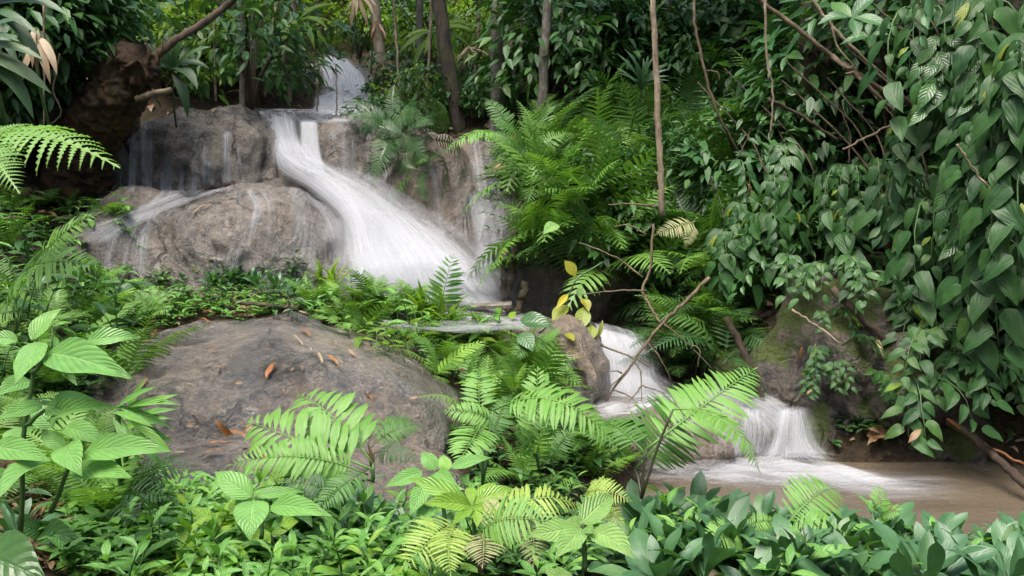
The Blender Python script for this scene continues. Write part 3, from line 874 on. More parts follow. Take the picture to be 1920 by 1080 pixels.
def foam_z(pts, z, nu, nv, mat):
    Lp = smooth_path([a for a, _ in pts], nv)
    Rp = smooth_path([b for _, b in pts], nv)
    u = np.linspace(0, 1, nu)
    G = Lp[:, None, :] * (1 - u)[None, :, None] + Rp[:, None, :] * u[None, :, None]
    vs = []
    for j in range(nv):
        for i in range(nu):
            d = ray(G[j, i][0], G[j, i][1])
            p = CAM + d * ((z - CAM.z) / d.z)
            vs.append((p.x, p.y, z + 0.012 * math.sin(i * 1.3 + j * 0.7)))
    UU, VV = np.meshgrid(u, np.linspace(0, 1, nv))
    fs = [(j * nu + i, j * nu + i + 1, (j + 1) * nu + i + 1, (j + 1) * nu + i) for j in range(nv - 1) for i in range(nu - 1)]
    return water(mesh_from('foam', vs, fs, np.stack([UU.ravel(), VV.ravel()], 1)), mat)


foam_z([((1180, 890), (1180, 848)), ((1300, 900), (1300, 850)), ((1420, 915), (1420, 852)), ((1540, 925), (1540, 858)), ((1660, 935), (1620, 874)), ((1800, 940), (1760, 890))], 0.02, 14, 40, W_FOAM)
foam_z([((1190, 880), (1200, 852)), ((1330, 885), (1330, 852)), ((1450, 900), (1450, 856)), ((1590, 915), (1570, 866)), ((1700, 922), (1660, 884))], 0.05, 12, 40, W_VEIL)
foam_z([((1200, 875), (1200, 850)), ((1330, 880), (1330, 852)), ((1450, 895), (1450, 856)), ((1570, 905), (1570, 868)), ((1680, 912), (1650, 884))], 0.035, 12, 40, W_FLOW)
foam_z([((1085, 800), (1100, 745)), ((1150, 790), (1180, 738)), ((1250, 765), (1280, 735)), ((1360, 760), (1380, 730))], 0.30, 12, 24, W_FOAM)
foam_z([((640, 600), (660, 560)), ((760, 625), (780, 570)), ((900, 625), (900, 575)), ((1010, 622), (1000, 590))], 0.67, 12, 24, W_FOAM)
foam_z([((640, 600), (660, 560)), ((760, 625), (780, 570)), ((900, 625), (900, 575)), ((1030, 622), (1020, 590))], 0.70, 12, 24, W_FLOW)

foam_z([((1170, 905), (1170, 848)), ((1320, 915), (1320, 850)), ((1480, 925), (1480, 854)), ((1640, 940), (1640, 876)), ((1860, 950), (1820, 895))], 0.075, 14, 40, W_VEIL)

# ------------------------------------------------------------------ leaf and frond shapes
PROF = {
    'ovate': [(0, .02), (.04, .2), (.12, .36), (.25, .47), (.38, .5), (.52, .46), (.66, .36), (.8, .21), (.9, .1), (.96, .04), (1, 0)],
    'lance': [(0, .02), (.06, .12), (.18, .3), (.32, .45), (.46, .5), (.6, .46), (.74, .34), (.86, .18), (.94, .07), (1, 0)],
    'oblance': [(0, .03), (.08, .08), (.22, .2), (.4, .36), (.56, .48), (.68, .5), (.8, .42), (.9, .27), (.96, .12), (1, 0)],
    'heart': [(0, .1), (.03, .34), (.1, .46), (.22, .5), (.38, .49), (.54, .42), (.7, .3), (.82, .17), (.91, .08), (.96, .03), (1, 0)],
    'strap': [(0, .1), (.06, .3), (.2, .45), (.4, .5), (.6, .46), (.8, .3), (.92, .13), (1, 0)],
}


def leaf_mesh(name, prof, w, mat, fold=0.25, arch=0.06, droop=0.0, nl=9, na=2, wave=0.0, seed=0, teeth=0.0):
    pr = PROF[prof]
    rr = random.Random(seed)
    ts = np.linspace(0, 1, nl)
    hw = np.interp(ts, [a for a, _ in pr], [b for _, b in pr]) * w
    bend = rr.uniform(-.06, .06)
    vs, uv, fs = [], [], []
    cols = 2 * na + 1
    ph = rr.uniform(0, 6)
    for j, t in enumerate(ts):
        for i in range(cols):
            s = (i - na) / na
            x = s * hw[j]
            if teeth and 0 < j < nl - 1 and abs(s) == 1:
                x *= 1 + teeth * (1 if j % 2 else -1)
            z = abs(x) * fold + arch * 4 * t * (1 - t) + wave * abs(s) * math.sin(t * 13 + ph + (1.5 if s > 0 else 0)) * w - droop * t * t
            vs.append((x + bend * 4 * t * (1 - t), t, z))
            uv.append((0.5 + 0.5 * s, t))
    for j in range(nl - 1):
        for i in range(cols - 1):
            fs.append((j * cols + i, j * cols + i + 1, (j + 1) * cols + i + 1, (j + 1) * cols + i))
    return mesh_from(name, vs, fs, uv, mat)


def protos(key, prof, w, mat, n=5, **kw):
    out = []
    for k in range(n):
        rr = random.Random(sum(map(ord, key)) * 7 + k)
        a = dict(fold=rr.uniform(.12, .4), arch=rr.uniform(0.02, .12), droop=0.0, wave=rr.uniform(.01, .05), seed=k + 11)
        a.update(kw)
        out.append(leaf_mesh(key + '_leaf', prof, w * rr.uniform(.88, 1.12), M[mat], **a))
    return out


LP = {
    'herb': protos('herb', 'ovate', .46, 'herb', 5, nl=13, na=3, wave=.03),
    'herbpale': protos('pale_herb', 'ovate', .50, 'herbpale', 4, nl=13, na=3, wave=.03),
    'bright': protos('bright_herb', 'lance', .36, 'bright', 4, nl=11, na=3, wave=.03),
    'small': protos('small_herb', 'lance', .34, 'small', 5),
    'dark': protos('rosette', 'oblance', .28, 'dark', 8, nl=11, wave=.07),
    'piper': protos('vine', 'heart', .47, 'piper', 6, nl=12, na=3, fold=.18),
    'under': protos('understory', 'ovate', .44, 'under', 6),
    'lit': protos('lit', 'lance', .36, 'lit', 5),
    'whorl': protos('whorl', 'lance', .38, 'whorl', 5, nl=8),
    'yellow': protos('yellow', 'lance', .36, 'yellow', 4),
    'grass': protos('bamboo', 'strap', .10, 'lit', 4, arch=.15),
    'palm': protos('palm', 'strap', .085, 'palm', 4, arch=.12, nl=8),
    'dead': protos('dead', 'lance', .34, 'dead', 4, wave=.12, arch=.12),
    'orange': protos('orange', 'lance', .30, 'orange', 4, wave=.10, arch=.10),
    'straw': protos('straw', 'strap', .13, 'straw', 4, wave=.1, arch=.10),
}


def frond_mesh(name, mat, n=22, plen=0.34, pw=0.13, arch=0.12, droop=0.25, start=0.12, fwd=0.25, shape='lance', lobed=False, seed=0, fold=0.25, skew=1.0):
    """one connected leaf: a rachis with a blade of its own on each side of every node"""
    rr = random.Random(seed)
    K = 15 if lobed else 5

    def C(t):
        return Vector((0.02 * math.sin(t * 3 + seed), t, arch * 4 * (t ** skew) * (1 - t ** skew)))

    def Tn(t):
        return (C(min(1, t + .01)) - C(max(0, t - .01))).normalized()
    X = Vector((1, 0, 0))
    vs, uv, fs = [], [], []

    def add(p, u, v):
        vs.append(p)
        uv.append((u, v))
        return len(vs) - 1
    rw = 0.0045
    prev = None
    stalk = [0, start * .5]
    for t in stalk:
        L = add(C(t) - X * rw, .5, 0)
        R = add(C(t) + X * rw, .5, 0)
        if prev:
            fs.append((prev[0], prev[1], R, L))
        prev = (L, R)
    dt = (1 - start) / n
    for i in range(n):
        t0 = start + i * dt
        tt = (i + .5) / n
        if shape == 'lance':
            pl = plen * min(1.0, 0.45 + tt * 2.2) * (1 - tt ** 2.2) ** 0.8
        elif shape == 'tri':
            pl = plen * (1 - tt) ** 0.75
        else:
            pl = plen * (1 - tt ** 3) ** 0.6
        pl *= rr.uniform(.9, 1.08)
        nodes = []
        for f in (0.05, .45, .85):
            t = t0 + f * dt
            L = add(C(t) - X * rw, .5, 0)
            R = add(C(t) + X * rw, .5, 0)
            fs.append((prev[0], prev[1], R, L))
            prev = (L, R)
            nodes.append((L, R))
        T = Tn(t0 + .45 * dt)
        N = X.cross(T).normalized()
        for side in (0, 1):
            if rr.random() < .02:
                continue
            sg = -1 if side == 0 else 1
            fa = fwd + .5 * tt ** 2 + rr.uniform(-.07, .07)
            D = (X * sg * math.cos(fa) + T * math.sin(fa) + N * rr.uniform(-.08, .08)).normalized()
            Wd = (T * math.cos(fa) - X * sg * math.sin(fa)).normalized()
            dr = droop * rr.uniform(.7, 1.3)
            row = [nodes[0][side], nodes[1][side], nodes[2][side]]
            base = Vector(vs[row[1]])
            for k in range(1, K + 1):
                q = k / K
                c = base + D * pl * q - N * dr * pl * q * q
                if k == K:
                    e = add(c, .5, 1)
                    fs.append((row[0], row[1], e) if sg > 0 else (row[1], row[0], e))
                    fs.append((row[1], row[2], e) if sg > 0 else (row[2], row[1], e))
                else:
                    w = pw * pl * (1 - q ** 1.8) ** .7 * (.75 + .5 * min(q * 3, 1) - .25) if not lobed else pl * .17 * (1 - q) ** .8 * (1.0 if k % 2 else .30)
                    w = max(w, 0.002)
                    sh = Wd * 0 + (D * pl * .05 if lobed and k % 2 else Vector((0, 0, 0)))
                    a = add(c - Wd * w + N * w * fold + sh, 0, q)
                    m_ = add(c, .5, q)
                    b = add(c + Wd * w + N * w * fold + sh, 1, q)
                    nr = [a, m_, b]
                    for z in (0, 1):
                        f4 = (row[z], row[z + 1], nr[z + 1], nr[z])
                        fs.append(f4 if sg < 0 else f4[::-1])
                    row = nr
    e = add(C(1.0), .5, 1)
    fs.append((prev[0], prev[1], e))
    return mesh_from(name, vs, fs, uv, M[mat])


FP = {}
for key, mat in (('fern', 'fern'), ('fernlit', 'fernlit'), ('ferndark', 'ferndark'), ('fernyel', 'fernyel'), ('ferndead', 'ferndead')):
    FP[key] = [frond_mesh(key + '_frond', mat, n=20 + 3 * (k % 3), plen=.27 + .03 * (k % 2), pw=.062, arch=.10 + .06 * k, droop=.18 + .1 * (k % 2), seed=k + 3, skew=1.0) for k in range(4)]
FP['broad'] = [frond_mesh('broad_frond', 'fernlit', n=14, plen=.30, pw=.10, arch=.10 + .05 * k, droop=.15, seed=k + 31, fwd=.35, shape='flat') for k in range(3)]
FP['broaddark'] = [frond_mesh('broad_frond', 'fern', n=13, plen=.28, pw=.10, arch=.10 + .05 * k, droop=.2, seed=k + 41, fwd=.35, shape='flat') for k in range(3)]
FP['bracken'] = [frond_mesh('bracken_frond', 'fern', n=14, plen=.36, pw=.2, arch=.10 + .04 * k, droop=.45, seed=k + 51, fwd=.1, shape='tri', lobed=True) for k in range(3)]
FP['brackenlit'] = [frond_mesh('bracken_frond', 'fernlit', n=19, plen=.33, pw=.2, arch=.12, droop=.45, seed=61, fwd=.1, shape='tri', lobed=True, start=.05)]

PIN = {}
for key in ('fern', 'fernlit', 'fernyel', 'ferndark', 'ferndead'):
    PIN[key] = [leaf_mesh('pinna', 'strap', .15, M['pin_' + key], fold=.22, arch=.03, droop=.10 + .05 * k, nl=9, na=1, wave=.015, seed=k, teeth=.10 if k % 2 else .05) for k in range(4)]
    PIN[key + '_wide'] = [leaf_mesh('pinna', 'lance', .22, M['pin_' + key], fold=.22, arch=.05, droop=.10 + .05 * k, nl=9, na=1, wave=.02, seed=k, teeth=.06) for k in range(4)]
FSPEC = {'fern': (25, .28, 'lance', 'fern'), 'fernlit': (27, .28, 'lance', 'fernlit'), 'ferndark': (20, .27, 'lance', 'ferndark'), 'fernyel': (20, .30, 'lance', 'fernyel'), 'ferndead': (18, .29, 'lance', 'ferndead'),
         'broad': (15, .30, 'flat', 'fernlit_wide'), 'broaddark': (12, .29, 'flat', 'fern_wide')}


def split_frond(parent, key, idx, mw):
    """a frond whose every pinna is a piece of its own on the rachis"""
    n, plen, shape, pk = FSPEC[key]
    rr = random.Random(idx * 31 + len(key) + int(mw[0][3] * 1000))
    arch = .09 + .06 * (idx % 4)
    sway = rr.uniform(-.05, .05)

    def C(t):
        return Vector((sway * 4 * t * (1 - t), t, arch * 4 * t * (1 - t)))
    f = link_obj('frond', tube_mesh('rachis', [C(t) for t in np.linspace(0, 1, 9)], .008, .003, M['pin_' + pk.split('_')[0]], 14, 5), parent)
    f.matrix_basis = mw
    X = Vector((1, 0, 0))
    st = .12
    for i in range(n):
        tt = (i + .5) / n
        t = st + (1 - st) * tt
        if shape == 'lance':
            pl = plen * min(1.0, 0.5 + tt * 2.2) * (1 - tt ** 2.2) ** 0.8
        else:
            pl = plen * (1 - tt ** 3) ** 0.6
        T = (C(min(1, t + .01)) - C(t - .01)).normalized()
        N = X.cross(T).normalized()
        for sg in (-1, 1):
            if rr.random() < .025:
                continue
            fa = .22 + .5 * tt ** 2 + rr.uniform(-.08, .08) + (.12 if shape == 'flat' else 0)
            D = (X * sg * math.cos(fa) + T * math.sin(fa) + N * rr.uniform(-.16, .06)).normalized()
            b0 = C(t + rr.uniform(-.006, .006) + (.008 if sg > 0 else 0)) + D * .004
            p = link_obj('pinna', rr.choice(PIN[pk]), f)
            p.matrix_basis = span(b0, b0 + D * pl * rr.uniform(.9, 1.08), N + D * rr.uniform(-.1, .1) + T * rr.uniform(-.15, .15))
    e = link_obj('pinna', PIN[pk][0], f)
    e.matrix_basis = span(C(.985), C(.985) + (C(1) - C(.97)).normalized() * .07, Vector((0, 0, 1)))
    return f


# ------------------------------------------------------------------ plant makers
UPC = Vector((0.05, -0.62, 0.78))


def rnd_unit(rg):
    return Vector((rg.gauss(0, 1), rg.gauss(0, 1), rg.gauss(0, 1))).normalized()


class Plan:
    """a plant worked out once in its own frame: [(part name, mesh, matrix, kind)]; put() links copies that share its meshes"""
    def __init__(s):
        s.items = []

    def add(s, name, mesh, mat=None, kind=None):
        s.items.append((name, mesh, mat or Matrix.Identity(4), kind))

    def put(s, name, loc, rz, sc, label, cat, group=None, tilt=(0, 0)):
        r = empty(name, loc, label, cat, group, rz, sc)
        r.rotation_euler = (tilt[0], tilt[1], rz)
        for nm, me, mt, kd in s.items:
            child(nm, me, r, mt, kd)
        return r


def plan_fern(seed, n, L, key, spread=1.0, elev=(35, 70), arc=(0, 360)):
    rg = random.Random(seed)
    P = Plan()
    for i in range(n):
        a = math.radians(arc[0] + (arc[1] - arc[0]) * (i + rg.uniform(-.3, .3)) / n)
        e = math.radians(rg.uniform(*elev))
        l = L * rg.uniform(.7, 1.15)
        d = Vector((math.cos(a) * math.cos(e), math.sin(a) * math.cos(e), math.sin(e)))
        p0 = Vector((rg.uniform(-.02, .02), rg.uniform(-.02, .02), 0))
        k = rg.choice(key) if isinstance(key, (list, tuple)) else key
        up = Vector((0, 0, 1)) + rnd_unit(rg) * .25
        P.add('frond', rg.choice(FP[k]), span(p0, p0 + d * l, up, rg.uniform(.85, 1.1)))
    return P


def plan_rosette(seed, n, L, key, h=0.1, tilt=(5, 60), stemmat='stem'):
    rg = random.Random(seed)
    P = Plan()
    top = Vector((rg.uniform(-.03, .03), rg.uniform(-.03, .03), h))
    P.add('stem', tube_mesh('stem', [(0, 0, -.03), tuple(top * .5 + Vector((rg.uniform(-.01, .01), 0, 0))), tuple(top)], .006, .004, M[stemmat], 5, 5))
    for i in range(n):
        a = i * 2.39996 + rg.uniform(-.3, .3)
        f = i / max(1, n - 1)
        e = math.radians(tilt[0] + (tilt[1] - tilt[0]) * f + rg.uniform(-10, 10))
        l = L * (1 - .35 * f) * rg.uniform(.8, 1.15)
        d = Vector((math.cos(a) * math.cos(e), math.sin(a) * math.cos(e), math.sin(e)))
        p0 = top - Vector((0, 0, (1 - f) * h * .35))
        P.add('leaf', rg.choice(LP[key]), span(p0, p0 + d * l, Vector((0, 0, 1)) + rnd_unit(rg) * .2))
    return P


def plan_herb(seed, h, nodes, L, key, lean=.15, opp=True, droop=.2, stemmat='stem', nst=1):
    rg = random.Random(seed)
    P = Plan()
    for st in range(nst):
        a = rg.uniform(0, 6.28)
        le = lean * rg.uniform(.5, 1.6)
        hh = h * rg.uniform(.75, 1.1)
        o = Vector((rg.uniform(-.06, .06), rg.uniform(-.06, .06), 0)) if nst > 1 else Vector((0, 0, 0))
        pts = [o + Vector((math.cos(a) * le * t * t * hh, math.sin(a) * le * t * t * hh, hh * t - .02)) for t in (0, .35, .7, 1)]
        P.add('stem', tube_mesh('stem', pts, .004 + .004 * h, .002, M[stemmat], 8, 5))
        C = smooth_path([tuple(p) for p in pts], 50)
        ang = rg.uniform(0, 3)
        for k in range(nodes):
            t = .3 + .7 * (k + 1) / nodes
            p = Vector(C[min(49, int(t * 49))])
            ang += 1.57 if opp else 2.4
            for q in ((0, math.pi) if opp else (0,)):
                b = ang + q + rg.uniform(-.3, .3)
                e = rg.uniform(-.1, .5) + .5 * (t > .95) - droop
                l = L * rg.uniform(.7, 1.15) * (1.1 - .45 * max(0, t - .6) / .4)
                d = Vector((math.cos(b) * math.cos(e), math.sin(b) * math.cos(e), math.sin(e)))
                P.add('leaf', rg.choice(LP[key]), span(p, p + d * l, Vector((0, 0, 1)) + rnd_unit(rg) * .25))
    return P


def leafcloud(name, mat, n, rx, ry, rz, L, seed, prof='ovate', w=.42, down=.5, shell=.55):
    """many small leaves joined into one mesh"""
    rg = np.random.RandomState(seed)
    pr = PROF[prof]
    ts = np.array([0, .3, .65, 1.0])
    hw = np.interp(ts, [a for a, _ in pr], [b for _, b in pr]) * w
    # clumped positions
    nc = max(6, n // 28)
    D = rg.normal(size=(nc, 3))
    D /= np.linalg.norm(D, axis=1)[:, None]
    Cc = D * (shell + (1 - shell) * rg.rand(nc, 1)) * np.array([rx, ry, rz])
    vs, uv, fs = [], [], []
    for i in range(n):
        c = Cc[rg.randint(nc)] + rg.normal(0, .16, 3) * np.array([rx, ry, rz]) * .9
        out = c / np.array([rx, ry, rz])
        d = np.array([out[0], out[1], out[2] * .3 - down]) + rg.normal(0, .5, 3)
        d /= np.linalg.norm(d) + 1e-9
        upv = np.array([out[0] * .6, out[1] * .6, 1.0]) + rg.normal(0, .3, 3)
        x = np.cross(d, upv)
        x /= np.linalg.norm(x) + 1e-9
        z = np.cross(x, d)
        l = L * rg.uniform(.6, 1.25)
        b = len(vs)
        for t, h_ in zip(ts, hw):
            p = c + d * l * t - np.array([0, 0, .12 * l * t * t])
            if t == 0 or t == 1:
                vs.append(p)
                uv.append((.5, t))
            else:
                for s in (-1, 0, 1):
                    vs.append(p + x * s * h_ * l + z * abs(s) * h_ * l * .3)
                    uv.append((.5 + .5 * s, t))
        fs += [(b, b + 2, b + 1), (b, b + 3, b + 2), (b + 1, b + 2, b + 5, b + 4), (b + 2, b + 3, b + 6, b + 5), (b + 4, b + 5, b + 7), (b + 5, b + 6, b + 7)]
    return mesh_from(name, vs, fs, uv, M[mat])


def plan_shrub(seed, h, R, nb, nleaf, L, key, cloud=None, ncloud=300, Lc=.12, twig='twigdark', whorl=False):
    """branching shrub: separate leaves to the outside, a mass of small ones inside"""
    rg = random.Random(seed)
    P = Plan()
    for k in range(nb):
        a = k * 2.4 + rg.uniform(-.4, .4)
        r = R * rg.uniform(.4, 1.0)
        hh = h * rg.uniform(.6, 1.05)
        pts = [Vector((0, 0, -.05)), Vector((math.cos(a) * r * .25, math.sin(a) * r * .25, hh * .5)), Vector((math.cos(a) * r * .7, math.sin(a) * r * .7, hh * .88)), Vector((math.cos(a) * r, math.sin(a) * r, hh * .9))]
        P.add('branch', tube_mesh('branch', pts, .012 + .008 * h, .004, M[twig], 9, 5, .01, seed + k))
        C = smooth_path([tuple(p) for p in pts], 60)
        m = max(2, nleaf // nb)
        for q in range(m):
            t = .25 + .75 * (q + 1) / m
            p = Vector(C[min(59, int(t * 59))]) + rnd_unit(rg) * R * .10
            b = a + rg.uniform(-1.7, 1.7)
            e = rg.uniform(-.75, .35)
            d = Vector((math.cos(b) * math.cos(e), math.sin(b) * math.cos(e), math.sin(e)))
            l = L * rg.uniform(.65, 1.2)
            if whorl:
                ax = (Vector((math.cos(b) * .5, math.sin(b) * .5, .8)) + rnd_unit(rg) * .3).normalized()
                x1 = ax.orthogonal().normalized()
                y1 = ax.cross(x1)
                k5 = rg.choice((5, 6, 7))
                for w5 in range(k5):
                    t5 = 6.283 * w5 / k5 + rg.uniform(-.25, .25)
                    d5 = (x1 * math.cos(t5) + y1 * math.sin(t5) + ax * rg.uniform(-.15, .35)).normalized()
                    P.add('leaf', rg.choice(LP[key]), span(p, p + d5 * l * rg.uniform(.7, 1.05), ax))
                continue
            P.add('leaf', rg.choice(LP[key]), span(p, p + d * l, Vector((math.cos(b) * .4, math.sin(b) * .4, 1)) + rnd_unit(rg) * .3))
    if cloud:
        P.add('foliage', leafcloud('foliage', cloud, ncloud, R * .95, R * .95, h * .48, Lc, seed), Matrix.Translation((0, 0, h * .55)), 'stuff')
    return P


def plan_vine(seed, reach, n, L, key='piper', drop_=.25, nst=2):
    """glossy heart leaves alternating along arching stems that lean out toward -Y"""
    rg = random.Random(seed)
    P = Plan()
    for s in range(nst):
        a = rg.uniform(-.9, .9)
        r = reach * rg.uniform(.7, 1.1)
        di = Vector((math.sin(a), -math.cos(a), 0))
        pts = [Vector((0, 0, 0)), di * r * .45 + Vector((0, 0, r * .32)), di * r * .85 + Vector((0, 0, r * .2)), di * r * 1.1 + Vector((0, 0, -r * drop_))]
        P.add('stem', tube_mesh('stem', pts, .006, .002, M['stem'], 10, 5, .004, seed + s))
        C = smooth_path([tuple(p) for p in pts], 60)
        for q in range(n):
            t = .22 + .78 * (q + 1) / n
            p = Vector(C[min(59, int(t * 59))])
            sd = 1 if q % 2 else -1
            sidev = Vector((di.y, -di.x, 0)) * sd
            d = (sidev * rg.uniform(.45, .9) + di * rg.uniform(.1, .6) + Vector((0, 0, -rg.uniform(.35, 1.1)))).normalized()
            l = L * rg.uniform(.65, 1.15)
            up = di * .9 + Vector((0, 0, .7)) + rnd_unit(rg) * .25
            pet = p + (d + Vector((0, 0, .5))).normalized() * l * .18
            P.add('leaf', rg.choice(LP[key] if rg.random() > .014 else LP[rg.choice(('yellow', 'dead', 'lit', 'lit'))]), span(pet, pet + d * l, up))
    return P


def plan_hanging(seed, n, L, key, length, rise):
    """climber let down from the canopy: a bare rising stem, then a curtain of drooping leaves"""
    rg = random.Random(seed)
    P = Plan()
    P.add('stem', tube_mesh('stem', [(0, 0, 0), (.05, .25, rise * .4), (-.03, .7, rise)], .006, .006, M['twigdark'], 10, 5, .004, seed))
    for s in range(3):
        a = rg.uniform(-1.0, 1.0)
        di = Vector((math.sin(a), -math.cos(a), 0))
        r = length * rg.uniform(.6, 1.0)
        pts = [Vector((0, 0, 0)), di * r * .35 + Vector((0, 0, -.02)), di * r * .5 + Vector((0, 0, -r * .45)), di * r * .52 + Vector((rg.uniform(-.05, .05), 0, -r * .95))]
        P.add('stem', tube_mesh('stem', pts, .006, .002, M['stem'], 10, 5, .003, seed + s))
        C = smooth_path([tuple(p) for p in pts], 60)
        for q in range(n):
            t = .15 + .85 * (q + 1) / n
            p = Vector(C[min(59, int(t * 59))])
            sd = 1 if q % 2 else -1
            sv = Vector((-di.y, di.x, 0)) * sd
            d = (sv * rg.uniform(.2, .8) + di * rg.uniform(-.1, .35) + Vector((0, 0, -rg.uniform(.6, 1.3)))).normalized()
            l = L * rg.uniform(.45, 1.3)
            pet = p + (sv * .6 + di * .5).normalized() * l * .2
            P.add('leaf', rg.choice(LP[key] if rg.random() > .014 else LP[rg.choice(('yellow', 'dead', 'lit', 'lit'))]), span(pet, pet + d * l, di * 1.0 + sv * .2 + Vector((0, 0, .45)) + rnd_unit(rg) * .3))
    return P


_U = ['first', 'second', 'third', 'fourth', 'fifth', 'sixth', 'seventh', 'eighth', 'ninth']
NUM = _U + ['tenth', 'eleventh', 'twelfth', 'thirteenth', 'fourteenth', 'fifteenth', 'sixteenth', 'seventeenth', 'eighteenth', 'nineteenth']
for _t, _h in (('twenty', 'twentieth'), ('thirty', 'thirtieth'), ('forty', 'fortieth'), ('fifty', 'fiftieth'), ('sixty', 'sixtieth')):
    NUM += [_h] + [_t + '-' + w for w in _U]


def pix(p):
    d = Vector(p) - CAM
    zc = d.y * CP - d.z * SP
    return 960 + F * d.x / zc, 540 - F * (d.y * SP + d.z * CP) / zc


def order(objs, text, group):
    """labels of a row of alike plants, told apart by their order along it"""
    objs = sorted(objs, key=lambda o: pix(o.location)[0])
    for i, o in enumerate(objs):
        o['label'] = text + (', %s from the left' % NUM[i] if i < len(NUM) else '')
        o['group'] = group


def scatter(rg, n, x0, x1, y0, y1, jx=.5):
    """jittered grid over a patch of the picture"""
    k = max(1, int(round(math.sqrt(n * (x1 - x0) / max(1, (y1 - y0))))))
    r = max(1, int(math.ceil(n / k)))
    pts = []
    for j in range(r):
        for i in range(k):
            pts.append((x0 + (x1 - x0) * (i + .5 + rg.uniform(-jx, jx)) / k, y0 + (y1 - y0) * (j + .5 + rg.uniform(-jx, jx)) / r))
    return pts


rg = random.Random(21)


def hp(px, py):
    return hit(px, py)[0]


# ------------------------------------------------------------------ trees, logs, lianas
CROWN = [leafcloud('crown', 'under', 650, 1.9, 1.9, 1.2, .26, 900 + k, 'ovate', .45, .4, .3) for k in range(3)]


def tree(px, py, lean, r, h, mat, label, crown=0, side=10, pts=None, ch=None):
    b = hp(px, py)
    o = empty('tree', b, label, 'tree')
    P = [Vector((0, 0, -.2))] + [Vector((lean[0] * t + rg.uniform(-.04, .04), lean[1] * t, h * t)) for t in (.25, .5, .75, 1)]
    link_obj('trunk', tube_mesh('trunk', P, r, r * .6, M[mat], 24, side, .006, int(px)), o)
    top = P[-1]
    for k in range(3):
        a = rg.uniform(0, 6.28)
        q = P[3] + (P[4] - P[3]) * rg.uniform(.1, .9)
        e = q + Vector((math.cos(a) * 1.0, math.sin(a) * 1.0, .8))
        link_obj('limb', tube_mesh('limb', [q, (q + e) / 2 + Vector((0, 0, .1)), e], r * .4, r * .15, M[mat], 8, 6, .01, k), o)
    c = link_obj('crown', CROWN[crown % 3], o, kind='stuff')
    c.location = top + Vector((0, 0, .5))
    c.rotation_euler = (0, 0, rg.uniform(0, 6))
    return o


tree(868, 240, (-.9, .0), .085, 5.2, 'trunkdark', 'dark tree leaning left with a thick bare trunk, behind the hanging ferns', 0)
tree(932, 258, (.08, 0), .075, 5.4, 'trunk', 'upright tree with pale peeling bark in the middle of the thicket', 1)
tree(728, 205, (-.5, 0), .07, 5.6, 'twigpale', 'slender brown tree with shaggy bark to the right of the far cascade', 2)
tree(456, 196, (-.05, 0), .032, 5.0, 'trunk', 'straight pale tree trunk left of the far cascade', 0)
tree(540, 190, (.35, 0), .03, 5.2, 'twigpale', 'thin tan tree leaning right beside the far cascade', 1)
tree(492, 185, (.9, .0), .03, 4.6, 'twigpale', 'thin tan sapling slanting strongly right, left of the far cascade', 1)
tree(790, 200, (-.1, 0), 0.045, 6, 'trunk', 'mossy grey tree behind the yellow green bushes', 2)
tree(1500, 380, (.1, .0), .075, 4.6, 'trunkdark', 'dark mottled tree trunk rising out of the right-hand vines', 0)
tree(1650, 330, (-.35, .1), .13, 4.6, 'trunk', 'pale smooth grey tree behind the crossing branches', 1)
tree(1535, 360, (.05, .0), .035, 4.4, 'trunkdark', 'thin black sapling next to the dark mottled trunk', 2)
tree(1905, 420, (-.05, .0), .16, 4.2, 'trunkdark', 'thick dark tree at the edge among glossy vine leaves', 0)
tree(1010, 270, (.2, 0), 0.048, 4.8, 'trunk', 'short grey tree half hidden behind the fern slope', 2)
tree(820, 150, (.3, 0), 0.042, 6, 'trunk', 'distant tree amid backlit straw-coloured undergrowth', 2)
tree(600, 90, (-.3, 0), 0.054, 6, 'trunk', 'distant tree above the far cascade', 0)
tree(90, 200, (-.2, 0), 0.060, 5, 'trunkdark', 'dark tree at the shadowed left bank', 1)
tree(1240, 90, (.3, 0), 0.054, 5, 'trunkdark', 'dark tree in the thicket above the fern slope', 1)
tree(340, 90, (.2, 0), 0.048, 5.4, 'trunkdark', 'dark slim tree behind the rotten stump', 2)


def stick(name, pts, r0, r1, mat, label, cat='branch', twigs=(), sides=7, wob=.003, n=None):
    P = [at(*p) for p in pts]
    o = empty(name, P[0], label, cat)
    link_obj('stem', tube_mesh('stem', [p - P[0] for p in P], r0, r1, M[mat], n or len(P) * 5, sides, wob, int(pts[0][0])), o)
    for tw in twigs:
        Q = [at(*p) - P[0] for p in tw]
        link_obj('twig', tube_mesh('twig', Q, r1 * .9, r1 * .35, M[mat], len(Q) * 4, 5, wob * .6, int(tw[0][0])), o)
    return o


# rotten stump
b0, b1 = at(165, 262, 7.75), at(262, 108, 7.4)
stump = empty('stump', b0, 'dark hollow rotten log leaning right above the upper wall', 'log')
me = tube_mesh('trunk', [Vector((-.25, .2, -.5)), Vector((0, 0, 0)), (b1 - b0) * .5, b1 - b0], .27, .19, M['rot'], 70, 44, 0, 4)
ax = (b1 - b0).normalized()
for i, v in enumerate(me.vertices):
    k = i // 44
    c = v.co.copy()
    q = np.array([[c.x, c.y, c.z]])
    t = c - ax * c.dot(ax)
    t.normalize()
    v.co += t * (.09 * fbm(q * np.array([1, 1, .5]), 5.0, 3)[0] + .03 * fbm(q, 16.0, 2)[0])
    if k >= 66:
        v.co += ax * (.16 * gnoise(q * 9.0)[0])
link_obj('trunk', me, stump)
for k in range(7):
    q = b1 - b0 + Vector((rg.uniform(-.22, .22), rg.uniform(-.2, .1), rg.uniform(-.1, .02)))
    link_obj('splinter', tube_mesh('splinter', [q, q + Vector((rg.uniform(-.03, .06), 0, rg.uniform(.1, .2)))], .02, .003, M['rot'], 4, 5, .004, k), stump)
